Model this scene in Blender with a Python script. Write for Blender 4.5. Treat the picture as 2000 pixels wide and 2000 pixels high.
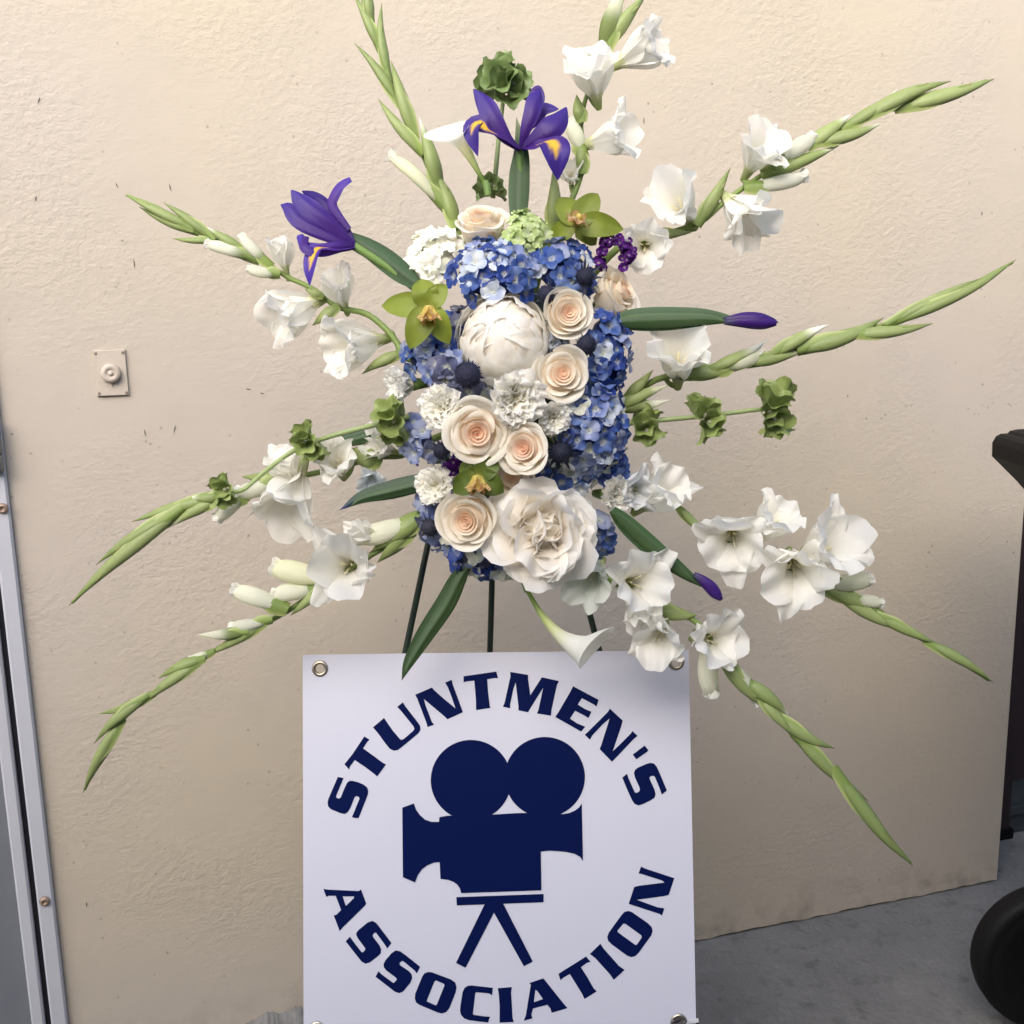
import bpy, math, random
from math import sin, cos, pi, radians, sqrt
from mathutils import Vector, Matrix
from mathutils.geometry import tessellate_polygon

for o in list(bpy.data.objects): bpy.data.objects.remove(o, do_unlink=True)
SC = bpy.context.scene
COL = SC.collection

# ------------------------------------------------------------------ camera
FPX = 2097.0                      # focal length in pixels of a 2000 px wide frame
PITCH, ROLL, CAMH = radians(11.1), radians(1.2), 1.6
FW = Vector((0, cos(PITCH), -sin(PITCH)))
R0 = Vector((1, 0, 0)); U0 = Vector((0, sin(PITCH), cos(PITCH)))
RT = R0*cos(ROLL) - U0*sin(ROLL)
UP = U0*cos(ROLL) + R0*sin(ROLL)
CPOS = Vector((0, 0, CAMH))
cam = bpy.data.cameras.new('camera'); camo = bpy.data.objects.new('camera', cam); COL.objects.link(camo)
cam.sensor_width = 36; cam.lens = 18*FPX/1000; cam.clip_start = 0.05; cam.clip_end = 2000
m = Matrix((RT, UP, -FW)).transposed().to_4x4(); m.translation = CPOS
camo.matrix_world = m
SC.camera = camo

# ------------------------------------------------------------------ light
SUN_EL, SUN_AZ = radians(36), radians(196)     # azimuth clockwise from +Y: behind the camera, to the left
sd = Vector((sin(SUN_AZ)*cos(SUN_EL), cos(SUN_AZ)*cos(SUN_EL), sin(SUN_EL)))
W = bpy.data.worlds.new('World'); SC.world = W; W.use_nodes = True
wn = W.node_tree.nodes; wl = W.node_tree.links
sky = wn.new('ShaderNodeTexSky'); sky.sky_type = 'NISHITA'; sky.sun_disc = False
sky.sun_elevation = SUN_EL; sky.sun_rotation = SUN_AZ; sky.dust_density = 3.0; sky.air_density = 1.0; sky.ozone_density = 1.0
bg = wn['Background']; bg.inputs[1].default_value = 0.115
wl.new(sky.outputs[0], bg.inputs[0])
sl = bpy.data.lights.new('sun', 'SUN'); sl.energy = 1.3; sl.angle = radians(60); sl.color = (1.0, 0.97, 0.93)
so = bpy.data.objects.new('sun', sl); COL.objects.link(so)
so.rotation_euler = sd.to_track_quat('Z', 'Y').to_euler(); so.location = sd*20
SC.view_settings.view_transform = 'Standard'; SC.view_settings.look = 'None'
SC.view_settings.exposure = 1.37; SC.view_settings.gamma = 1.0

cy = SC.cycles; cy.max_bounces = 10; cy.diffuse_bounces = 6; cy.glossy_bounces = 2; cy.transmission_bounces = 8; cy.transparent_max_bounces = 4
cy.use_adaptive_sampling = True; cy.adaptive_threshold = 0.02; cy.use_denoising = True; cy.caustics_reflective = False; cy.caustics_refractive = False
# ------------------------------------------------------------------ helpers
def P(px, py, d):
    return CPOS + FW*d + RT*((px-1000)/FPX*d) - UP*((py-1000)/FPX*d)
def V(x, y, z):                   # a direction: right, up, towards the viewer
    return (RT*x + UP*y - FW*z)
def ray(px, py): return (FW + RT*((px-1000)/FPX) - UP*((py-1000)/FPX))
def hit(px, py, p0, n):
    r = ray(px, py); t = (p0-CPOS).dot(n)/r.dot(n); return CPOS + r*t
def crop(ox, oy, s): return lambda x, y: (ox+x/s, oy+y/s)
c1 = crop(740, 360, 3.578); c2 = crop(740, 700, 3.578); c3 = crop(660, 0, 2.927); c4 = crop(200, 320, 3.116)
c5 = crop(120, 780, 2.415); c6 = crop(1180, 120, 2.356); c7 = crop(1180, 600, 2.356); c8 = crop(1000, 1000, 1.932)
lerp = lambda a, b, t: a+(b-a)*t
def mix(a, b, t): return tuple(lerp(x, y, t) for x, y in zip(a, b))
def sstep(a, b, x):
    t = min(1, max(0, (x-a)/(b-a))); return t*t*(3-2*t)
def frm(o, z, xh=None):
    z = z.normalized()
    xh = xh if xh is not None else (RT if abs(z.dot(RT)) < .9 else UP)
    y = z.cross(xh).normalized(); x = y.cross(z)
    M = Matrix((x, y, z)).transposed().to_4x4(); M.translation = o; return M
def cr(pts, n):                   # Catmull-Rom through points, n segments in all
    p = [pts[0]*2-pts[1]]+list(pts)+[pts[-1]*2-pts[-2]]; k = len(pts)-1; out = []
    for i in range(n+1):
        t = i/n*k; j = min(int(t), k-1); t -= j
        a, b, c, d = p[j:j+4]
        out.append(.5*((2*b)+(c-a)*t+(2*a-5*b+4*c-d)*t*t+(3*b-a-3*c+d)*t**3))
    return out
def mesh(name, vs, fs, cols=None, pcs=None, smooth=True):
    me = bpy.data.meshes.new(name); me.from_pydata(vs, [], fs)
    if smooth: me.polygons.foreach_set('use_smooth', [True]*len(me.polygons))
    if cols:
        a = me.color_attributes.new('Col', 'FLOAT_COLOR', 'POINT'); fl = []
        for c in cols: fl += [c[0], c[1], c[2], 1.0]
        a.data.foreach_set('color', fl)
    if pcs:
        a = me.attributes.new('pc', 'FLOAT_VECTOR', 'POINT'); fl = []
        for c in pcs: fl += list(c)
        a.data.foreach_set('vector', fl)
    me.update(); return me
class MB:                         # joins several shapes into one mesh
    def __init__(s): s.v = []; s.f = []; s.c = []; s.p = []
    def add(s, vs, fs, c=None, pcs=None):
        n = len(s.v); s.v += [Vector(v) for v in vs]; s.f += [tuple(i+n for i in f) for f in fs]
        s.c += c if isinstance(c, list) else [c or (1, 1, 1)]*len(vs)
        s.p += pcs if pcs else [(.5, 0, 0)]*len(vs)
    def mesh(s, name, smooth=True): return mesh(name, s.v, s.f, s.c, s.p, smooth)
    def box(s, M, x0, x1, y0, y1, z0, z1, c=None):
        vs = [M @ Vector((x, y, z)) for z in (z0, z1) for y in (y0, y1) for x in (x0, x1)]
        s.add(vs, [(0, 2, 3, 1), (4, 5, 7, 6), (0, 1, 5, 4), (2, 6, 7, 3), (0, 4, 6, 2), (1, 3, 7, 5)], c)
    def tube(s, pts, rad, n=8, c=None, cap=True, flat=1.0):
        N = len(pts); vs = []; fs = []; pcs = []; cc = []
        T0 = (pts[1]-pts[0]).normalized(); X = T0.orthogonal().normalized()
        for i, p in enumerate(pts):
            T = (pts[min(i+1, N-1)]-pts[max(i-1, 0)]).normalized()
            X = (X-T*X.dot(T)).normalized(); Y = T.cross(X)
            r = rad(i/(N-1)) if callable(rad) else rad
            for j in range(n):
                a = 2*pi*j/n; vs.append(p+X*cos(a)*r+Y*sin(a)*r*flat); pcs.append((i/(N-1), j/n*2-1, 0))
                cc.append(c(i/(N-1), a) if callable(c) else (c or (1, 1, 1)))
        for i in range(N-1):
            for j in range(n): fs.append((i*n+j, i*n+(j+1) % n, (i+1)*n+(j+1) % n, (i+1)*n+j))
        if cap: fs.append(tuple(range(n))[::-1]); fs.append(tuple(range((N-1)*n, N*n)))
        s.add(vs, fs, cc, pcs)
    def lathe(s, M, prof, n=16, c=None, cap=True):   # prof: list of (r, z)
        vs = []; fs = []
        for r, z in prof:
            for j in range(n): a = 2*pi*j/n; vs.append(M @ Vector((r*cos(a), r*sin(a), z)))
        for i in range(len(prof)-1):
            for j in range(n): fs.append((i*n+j, i*n+(j+1) % n, (i+1)*n+(j+1) % n, (i+1)*n+j))
        if cap: fs.append(tuple(range(n))[::-1]); fs.append(tuple(range((len(prof)-1)*n, len(prof)*n)))
        s.add(vs, fs, c)
def sheet(nu, nv, f, col, mb=None, name='petal', closed=False):
    vs, cs, pcs, fs = [], [], [], []
    for i in range(nu+1):
        for j in range(nv+1):
            u, v = i/nu, -1+2*j/nv
            vs.append(f(u, v)); cs.append(col(u, v)); pcs.append((u, v, 0))
    for i in range(nu):
        for j in range(nv):
            a = i*(nv+1)+j; fs.append((a, a+1, a+nv+2, a+nv+1))
    if mb is not None: mb.add(vs, fs, cs, pcs); return None
    return mesh(name, vs, fs, cs, pcs)
def link(o): COL.objects.link(o); return o
def thing(name, label, cat, M=None, group=None, kind=None):
    o = link(bpy.data.objects.new(name, None)); o.empty_display_size = .02
    if M is not None: o.matrix_basis = M
    o['label'] = label; o['category'] = cat
    if group: o['group'] = group
    return o
def part(name, me, mat, parent, M=None, label=None):
    o = link(bpy.data.objects.new(name, me)); o.parent = parent
    if M is not None: o.matrix_basis = M
    if me is not None and len(me.materials) == 0: me.materials.append(mat)
    if label: o['label'] = label
    return o
def solo(name, me, mat, label=None, cat=None, M=None, kind=None, group=None):
    o = link(bpy.data.objects.new(name, me)); me.materials.append(mat)
    if M is not None: o.matrix_basis = M
    if kind: o['kind'] = kind
    if label: o['label'] = label; o['category'] = cat
    if group: o['group'] = group
    return o
I4 = Matrix.Identity(4)
def T(v): return Matrix.Translation(v)

# ------------------------------------------------------------------ materials
class NT:
    def __init__(s, name):
        s.m = bpy.data.materials.new(name); s.m.use_nodes = True
        s.n = s.m.node_tree.nodes; s.l = s.m.node_tree.links
        s.b = s.n['Principled BSDF']; s.out = s.n['Material Output']
    def new(s, t, **kw):
        n = s.n.new(t)
        for k, v in kw.items():
            if k.startswith('i_'): n.inputs[k[2:].replace('_', ' ')].default_value = v
            else: setattr(n, k, v)
        return n
    def con(s, a, b): s.l.new(a, b)
    def noise(s, vec, scale, detail=4, rough=.55):
        n = s.new('ShaderNodeTexNoise'); n.inputs['Scale'].default_value = scale
        n.inputs['Detail'].default_value = detail; n.inputs['Roughness'].default_value = rough
        if vec is not None: s.con(vec, n.inputs['Vector'])
        return n.outputs['Fac']
    def ramp(s, fac, stops):
        r = s.new('ShaderNodeValToRGB'); s.con(fac, r.inputs[0]); e = r.color_ramp.elements
        while len(e) < len(stops): e.new(.5)
        for el, (p, c) in zip(e, stops): el.position = p; el.color = (*c, 1) if not isinstance(c, (int, float)) else (c, c, c, 1)
        return r.outputs[0]
    def math(s, op, a, b=None, clamp=False):
        n = s.new('ShaderNodeMath', operation=op, use_clamp=clamp)
        for i, x in enumerate((a, b)):
            if x is None: continue
            if isinstance(x, (int, float)): n.inputs[i].default_value = x
            else: s.con(x, n.inputs[i])
        return n.outputs[0]
    def mixc(s, fac, a, b, mode='MIX'):
        n = s.new('ShaderNodeMix', data_type='RGBA', blend_type=mode)
        for i, x in ((0, fac), (6, a), (7, b)):
            if isinstance(x, (int, float)): n.inputs[i].default_value = x
            elif isinstance(x, tuple): n.inputs[i].default_value = (*x, 1)
            else: s.con(x, n.inputs[i])
        return n.outputs[2]
    def mapv(s, vec, sc):
        n = s.new('ShaderNodeMapping'); n.inputs['Scale'].default_value = sc; s.con(vec, n.inputs['Vector']); return n.outputs[0]
    def bump(s, h, strength, dist, normal=None):
        n = s.new('ShaderNodeBump'); n.inputs['Strength'].default_value = strength; n.inputs['Distance'].default_value = dist
        s.con(h, n.inputs['Height'])
        if normal is not None: s.con(normal, n.inputs['Normal'])
        return n.outputs[0]
def simple(name, col, rough=.5, metal=0, var=.12, scale=40, bump=.0, bscale=200):
    t = NT(name); tc = t.new('ShaderNodeTexCoord').outputs['Object']
    f = t.noise(tc, scale, 5)
    t.con(t.mixc(f, tuple(c*(1-var) for c in col), tuple(min(1, c*(1+var)) for c in col)), t.b.inputs['Base Color'])
    t.b.inputs['Roughness'].default_value = rough; t.b.inputs['Metallic'].default_value = metal
    if bump: t.con(t.bump(t.noise(tc, bscale, 3), bump, .002), t.b.inputs['Normal'])
    return t.m
def plant(name, rough, transl, spec, veins=26, vstr=.25, bd=.0012, var=.16, fine=0.0):
    t = NT(name)
    col = t.new('ShaderNodeAttribute', attribute_name='Col').outputs['Color']
    pc = t.new('ShaderNodeAttribute', attribute_name='pc').outputs['Vector']
    oi = t.new('ShaderNodeObjectInfo')
    tc = t.new('ShaderNodeTexCoord').outputs['Object']
    st = t.noise(t.mapv(pc, (2.2, veins, 1)), 1.0, 3, .6)
    bl = t.noise(tc, 55, 4, .6)
    f = t.math('ADD', t.math('MULTIPLY', st, .6), t.math('MULTIPLY', bl, .6))
    f = t.math('ADD', t.math('MULTIPLY', f, var*1.6), 1-var)
    f = t.math('MULTIPLY', f, t.math('ADD', t.math('MULTIPLY', oi.outputs['Random'], .14), .93))
    cc = t.new('ShaderNodeVectorMath', operation='SCALE'); t.con(col, cc.inputs[0]); t.con(f, cc.inputs['Scale'])
    c = cc.outputs[0]
    t.con(c, t.b.inputs['Base Color']); t.b.inputs['Roughness'].default_value = rough
    t.b.inputs['Specular IOR Level'].default_value = spec
    nb = t.bump(st, vstr, bd)
    if fine: nb = t.bump(t.noise(tc, 900, 2), fine, .0006, nb)
    t.con(nb, t.b.inputs['Normal'])
    if transl > 0:
        tr = t.new('ShaderNodeBsdfTranslucent'); t.con(c, tr.inputs[0]); t.con(nb, tr.inputs['Normal'])
        mx = t.new('ShaderNodeMixShader'); mx.inputs[0].default_value = transl
        t.con(t.b.outputs[0], mx.inputs[1]); t.con(tr.outputs[0], mx.inputs[2]); t.con(mx.outputs[0], t.out.inputs[0])
    return t.m
M_PETAL = plant('petal', .55, .5, .22, var=.09)
M_THICK = plant('petal_thick', .52, .42, .25, veins=16, vstr=.15, var=.09)
M_SILK = plant('petal_silk', .42, .25, .35, veins=30, vstr=.3)
M_LEAF = plant('leaf', .42, .16, .4, veins=22, vstr=.35, var=.22)
M_HYD = plant('petal_hydrangea', .5, .3, .3, veins=9, vstr=.3, var=.3)
M_ROUGH = plant('bristle', .7, .05, .2, veins=20, vstr=.3, var=.3)

WHITE = (.97, .96, .915); CREAM = (.94, .88, .75); PEACH = (.90, .66, .47); GTHROAT = (.62, .66, .28)
GREEN = (.225, .305, .085); LGREEN = (.35, .42, .16); DGREEN = (.055, .115, .045); MGREEN = (.13, .22, .05)
PURPLE = (.052, .014, .165)

# ------------------------------------------------------------------ setting: ground, wall, door
ZV = Vector((0, 0, 1))
def ground_hit(px, py): return hit(px, py, Vector((0, 0, 0)), ZV)
gA, gB = ground_hit(1352.5, 1842), ground_hit(1916, 1728)
WA = (gA-gB).normalized()                      # along the wall, to the left
WN = Vector((WA.y, -WA.x, 0))                  # out of the wall
if WN.y > 0: WN = -WN
_r = hit(1947, 1717, gB, WN); W0 = Vector((_r.x, _r.y, 0))
WM = Matrix((WA, WN, ZV)).transposed().to_4x4(); WM.translation = W0      # x along (left), y out, z up
WMi = WM.inverted()
def wsz(px, py):
    q = WMi @ hit(px, py, W0, WN); return q.x, q.z
S_JAMB = wsz(135, 2000)[0]

t = NT('stucco'); tc = t.new('ShaderNodeTexCoord').outputs['Object']
st = t.mapv(tc, (1, 1, 1.3))
grain = t.noise(st, 58, 4, .68); lump = t.noise(tc, 17, 1, .5); big = t.noise(tc, 3.2, 1, .5)
gr = t.ramp(grain, [(.36, 0), (.72, 1)]); patch = t.ramp(big, [(.36, .25), (.64, 1.1)])
h = t.math('MULTIPLY', gr, patch)
h = t.math('ADD', h, t.math('MULTIPLY', lump, .9))
h = t.math('ADD', h, t.math('MULTIPLY', big, 1.6))
base = t.mixc(t.ramp(t.noise(tc, 1.1, 1), [(.36, 0), (.64, 1)]), (.51, .452, .388), (.525, .457, .355))
base = t.mixc(t.math('MULTIPLY', t.ramp(t.noise(tc, 6, 2, .65), [(.45, 0), (.8, 1)]), .25), base, (.43, .385, .335))
# dark pits, thick in a scuffed band
vo = t.new('ShaderNodeTexVoronoi'); vo.inputs['Scale'].default_value = 42; t.con(tc, vo.inputs['Vector'])
pit = t.ramp(vo.outputs['Distance'], [(.05, 1), (.16, 0)])
sx = t.new('ShaderNodeSeparateXYZ'); t.con(tc, sx.inputs[0])
band = t.ramp(t.math('ABSOLUTE', t.math('SUBTRACT', sx.outputs[2], 1.30)), [(0, 1), (.07, 0)])
pm = t.math('ADD', t.ramp(t.noise(tc, 9, 2, .7), [(.52, 0), (.66, .9)]), t.math('MULTIPLY', band, t.ramp(t.noise(tc, 7, 1, .7), [(.45, 0), (.6, 1)])), True)
pit = t.math('MULTIPLY', pit, pm, True)
base = t.mixc(t.math('MULTIPLY', pit, .75), base, (.12, .10, .08))
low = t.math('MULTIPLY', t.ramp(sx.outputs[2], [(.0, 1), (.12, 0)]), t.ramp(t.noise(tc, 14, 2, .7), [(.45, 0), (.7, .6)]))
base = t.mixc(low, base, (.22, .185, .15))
t.con(base, t.b.inputs['Base Color']); t.b.inputs['Roughness'].default_value = .62; t.b.inputs['Specular IOR Level'].default_value = .25
t.con(t.bump(h, .37, .0036), t.b.inputs['Normal']); M_WALL = t.m

t = NT('concrete'); tc = t.new('ShaderNodeTexCoord').outputs['Object']
n1 = t.noise(tc, 3.5, 6, .65); n2 = t.noise(tc, 60, 4, .6); n3 = t.noise(tc, 16, 5, .7)
b = t.mixc(t.ramp(n1, [(.3, 0), (.7, 1)]), (.150, .148, .147), (.235, .23, .222))
b = t.mixc(t.math('MULTIPLY', t.ramp(n3, [(.54, 0), (.66, 1)]), .7), b, (.085, .083, .082))
b = t.mixc(t.math('MULTIPLY', t.ramp(n3, [(.3, 1), (.42, 0)]), .4), b, (.34, .34, .345))
t.con(t.mixc(t.math('MULTIPLY', n2, .5), b, (.14, .14, .14)), t.b.inputs['Base Color'])
t.b.inputs['Roughness'].default_value = .8
t.con(t.bump(t.math('ADD', n2, t.math('MULTIPLY', n3, 1.3)), .8, .006), t.b.inputs['Normal']); M_CONC = t.m

me = mesh('ground', [(-60, -60, 0), (60, -60, 0), (60, 60, 0), (-60, 60, 0)], [(0, 1, 2, 3)], smooth=False)
solo('ground', me, M_CONC, kind='structure')

# wall with a ragged foot, a door opening to the left, a return at the right corner
DOOR_W, DOOR_H, WALL_H = 1.05, 2.12, 4.2
wall = thing('stucco_wall', 'cream painted rough stucco wall behind the flower spray', 'wall', WM)
mb = MB(); rnd = random.Random(3)
n = 150; s1 = S_JAMB; vs = []; fs = []
for i in range(n+1):
    s = s1*i/n
    zz = .005+.0016*sin(i*.31)+.001*sin(i*1.1)+rnd.uniform(-.0012, .0022)
    vs += [(s, 0, zz), (s, 0, .05), (s, 0, WALL_H), (s, -.22, zz)]
for i in range(n):
    a = i*4; fs += [(a, a+4, a+5, a+1), (a+1, a+5, a+6, a+2), (a+3, a+7, a+4, a)]
mb.add(vs, fs)
nv = len(mb.v)
mb.add([(0, 0, 0.005), (0, -.22, .005), (0, -.22, WALL_H), (0, 0, WALL_H)], [(0, 1, 2, 3)])
mb.add([(s1, 0, .005), (s1, -.22, .005), (s1, -.22, WALL_H), (s1, 0, WALL_H)], [(0, 3, 2, 1)])
mb.box(I4, s1, s1+DOOR_W, -.22, 0, DOOR_H, WALL_H)
mb.box(I4, s1+DOOR_W, s1+5, -.22, 0, .004, WALL_H)
mb.add([(-.0, -.22, WALL_H), (s1+5, -.22, WALL_H), (s1+5, 0, WALL_H), (0, 0, WALL_H)], [(0, 1, 2, 3)])
part('plaster_face', mb.mesh('plaster_face', False), M_WALL, wall)
mb = MB(); mb.box(I4, .01, s1-.01, -.20, -.012, 0, .06); part('dark_gap_filler', mb.mesh('dark_gap_filler', False), simple('dark_gap_filler', (.04, .04, .042), .9), wall)  # added dark box: its colour gives the shade in the gap under the wall
# mortar smear along the foot, left of the sign
mb = MB(); sa, sb = wsz(640, 1960)[0], wsz(455, 1975)[0]; k = 60; vs = []; fs = []
for i in range(k+1):
    s = lerp(sa, sb, i/k); e = min(1, (1-i/k)*4+.1); hh = (.034+.005*sin(i*.37)+rnd.uniform(-.003, .003))*e; w = (.024+rnd.uniform(-.003, .003))*e
    vs += [(s, .002, hh+.004), (s, w*.6, hh*.75), (s, w, 0.003)]
for i in range(k): a = i*3; fs += [(a, a+1, a+4, a+3), (a+1, a+2, a+5, a+4)]
mb.add(vs, fs); part('mortar_smear', mb.mesh('mortar_smear'), simple('mortar', (.21, .205, .20), .85, bump=.8, bscale=90, var=.45), wall)
# short dark scratches
M_DARK = simple('scratch_dark', (.10, .085, .07), .8)
for (px, py, l, a) in [(228, 362, 9, .25), (332, 366, 13, .1), (283, 845, 12, .05), (1257, 236, 14, 0), (1196, 40, 7, 1.1), (262, 515, 16, .0), (76, 196, 11, -.4),
                       (341, 838, 14, -.3), (169, 1766, 11, .0), (1917, 417, 9, .0), (485, 760, 9, 1.4), (512, 768, 8, 1.3), (1655, 774, 7, .5), (70, 388, 9, -.4)]:
    s, z = wsz(px, py); L = l*.00105*.5
    mb = MB(); M = T(Vector((s, .0015, z))) @ Matrix.Rotation(a, 4, 'Y')
    mb.add([M @ Vector(q) for q in [(-.0005, 0, -L*1.2), (.0010, 0, -L*.2), (.0003, 0, L*1.2), (-.0010, 0, L*.3), (0, .0008, 0)]], [(0, 1, 4), (1, 2, 4), (2, 3, 4), (3, 0, 4)])
    part('scratch_mark', mb.mesh('scratch_mark', False), M_DARK, wall)

# unseen block added behind the camera: it takes the low light off the foot of the wall
OPD, OPH = 3.25, 2.95
opp = thing('light_blocker', 'plain grey block added unseen behind the viewer to shade the wall foot', 'light blocker', WM)
mb = MB(); mb.add([(-7, OPD, 0), (9, OPD, 0), (9, OPD, OPH-.0), (-7, OPD, OPH+.0), (-7, OPD+4, 0), (9, OPD+4, 0), (9, OPD+4, OPH), (-7, OPD+4, OPH)],
       [(0, 1, 2, 3), (4, 7, 6, 5), (0, 4, 5, 1), (3, 2, 6, 7), (0, 3, 7, 4), (1, 5, 6, 2)])
part('wall', mb.mesh('wall', False), simple('blocker_grey', (.30, .30, .30), .8), opp)  # sides of the added light-blocking block
mb = MB(); mb.box(I4, -7.1, 9.1, OPD-.08, OPD+4.1, OPH+.002, OPH+.06); part('blocker_top', mb.mesh('blocker_top', False), simple('blocker_top_grey', (.2, .2, .2), .7), opp)

# door and its metal frame at the left edge
M_FRAME = simple('frame_paint', (.50, .51, .56), .42, var=.06, scale=6, bump=.15, bscale=30)
M_GASKET = simple('gasket', (.012, .012, .018), .6)
M_DOOR = simple('door_paint', (.165, .175, .20), .5, var=.1, scale=5, bump=.25, bscale=400)
M_RUST = simple('rusty_screw', (.36, .26, .20), .55, .5, var=.5, scale=300)
door = thing('metal_door', 'grey metal door in a pale lavender frame at the left edge', 'door', WM)
def slab(name, s0, s1_, y0, y1, z0, z1, mat, bev=.0):
    mb = MB()
    if bev:
        vs = [(s0, y0), (s0, y1-bev), (s0+bev, y1), (s1_-bev, y1), (s1_, y1-bev), (s1_, y0)]
        k = len(vs); mb.add([(x, y, z0) for x, y in vs]+[(x, y, z1) for x, y in vs], [tuple(range(k)), tuple(range(k, 2*k))[::-1]]+[(i, i+k, (i+1) % k+k, (i+1) % k) for i in range(k)])
    else: mb.box(I4, s0, s1_, y0, y1, z0, z1)
    return part(name, mb.mesh(name, False), mat, door)
sF = [wsz(x, 2000)[0] for x in (135, 102, 88, 62)]
jamb = slab('door_frame', sF[0]+.0005, sF[1], -.10, .014, 0, DOOR_H, M_FRAME, .004)
slab('gasket', sF[1], sF[2], -.10, -.012, 0, DOOR_H-.002, M_GASKET)
slab('stop_strip', sF[2], sF[3], -.10, .004, 0, DOOR_H-.02, M_FRAME, .004)
slab('door_leaf', sF[3], s1+DOOR_W-.09, -.10, -.018, .008, DOOR_H-.03, M_DOOR, .003)
slab('door_frame', s1+DOOR_W-.088, s1+DOOR_W-.0005, -.10, .014, 0, DOOR_H, M_FRAME, .004)
for (px, py) in [(12, 990), (93, 1752)]:
    s, z = wsz(px, py); mb = MB()
    mb.lathe(T(Vector((s+.004, .0135, z))) @ Matrix.Rotation(-pi/2, 4, 'X'), [(.0105, 0), (.0105, .003), (.008, .007), (.004, .008), (.0035, .004), (.0, .004)], 14)
    part('screw', mb.mesh('screw'), M_RUST, door)
s, z = wsz(3, 855); mb = MB()
for dz in (-.045, -.012, .02): mb.lathe(T(Vector((s+.012, .022, z+dz))), [(.0, -.015), (.014, -.015), (.015, -.01), (.015, .01), (.014, .015), (0, .015)], 14, cap=False)
part('hinge_knuckle', mb.mesh('hinge_knuckle'), simple('hinge_metal', (.22, .22, .23), .4, .7), door)

# cover plate on the wall
s, z = wsz(217, 728)
M_PLATE = simple('plate_paint', (.52, .455, .385), .5, var=.05, scale=20, bump=.3, bscale=250)
plate = thing('cover_plate', 'square painted cover plate with a round centre boss on the wall', 'cover plate', WM @ T(Vector((s, 0, z))))
wx = abs(wsz(186, 728)[0]-wsz(249, 728)[0])/2; hz = abs(wsz(217, 684)[1]-wsz(217, 773)[1])/2
mb = MB(); q = [(-wx, .001, -hz), (wx, .001, -hz), (wx, .001, hz), (-wx, .001, hz)]; q2 = [(x*.97, .0065, z_*.98) for x, y, z_ in q]; q1 = [(x, .004, z_) for x, y, z_ in q]
mb.add(q+q1+q2, [(8, 9, 10, 11)]+[(i, (i+1) % 4, (i+1) % 4+4, i+4) for i in range(4)]+[(i+4, (i+1) % 4+4, (i+1) % 4+8, i+8) for i in range(4)])
part('plate', mb.mesh('plate', False), M_PLATE, plate)
M_PSCR = simple('plate_screw', (.26, .22, .18), .5)
mb = MB(); mb.lathe(Matrix.Rotation(-pi/2, 4, 'X'), [(.0185, .006), (.0185, .014), (.0165, .018), (.0085, .019), (.0075, .0165), (.005, .0165), (.004, .020), (0, .020)], 24)
part('boss', mb.mesh('boss'), M_PLATE, plate)
for x, z_ in ((-1, 1), (1, 1), (1, -1), (-1, -1), (.0, -.62)):
    mb = MB(); mb.lathe(T(Vector((x*wx*.84, .006, z_*hz*.88))) @ Matrix.Rotation(-pi/2, 4, 'X'), [(.0028, 0), (.0028, .0016), (.0012, .0018), (0, .0004)], 10)
    part('screw', mb.mesh('screw'), M_PSCR if x else M_PLATE, plate)

# dark recess door past the right corner of the wall
M_MAROON = simple('maroon_paint', (.022, .010, .011), .45, var=.3, scale=10)
M_SLATE = simple('slate_panel', (.045, .055, .06), .6, var=.5, scale=18, bump=.4, bscale=60)
M_BLACK = simple('black_plastic', (.005, .005, .006), .55, var=.25, scale=25, bump=.12, bscale=300)
M_BLACK.node_tree.nodes['Principled BSDF'].inputs['Specular IOR Level'].default_value = .15
rec = thing('recess_door', 'dark maroon door with a slate lower panel beyond the wall corner', 'door', WM @ T(Vector((0, -.19, 0))))
def rslab(name, s0, s1_, y0, y1, z0, z1, mat, lab=None):
    mb = MB(); mb.box(I4, s0, s1_, y0, y1, z0, z1); return part(name, mb.mesh(name, False), mat, rec, label=lab)
def rs(px, py):
    q = WMi @ hit(px, py, W0-WN*.19, WN); return q.x, q.z
pe = rs(1972, 1600)[0]; zt = rs(1985, 1526)[1]
rslab('door_post', pe, .25, -.03, .0, .03, 2.4, M_MAROON)
rslab('post_foot', pe-.012, .25, -.035, .006, 0, .03, M_BLACK)
rslab('upper_panel', -1.2, pe-.0005, -.03, -.01, zt, 2.4, M_MAROON)
rslab('lower_panel', -1.2, pe-.0005, -.03, -.016, .004, zt-.0005, M_SLATE, 'slate grey lower panel')
rslab('panel_rail', -1.2, pe-.001, -.015, -.006, lerp(0, zt, .38), lerp(0, zt, .38)+.025, M_SLATE)

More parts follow.
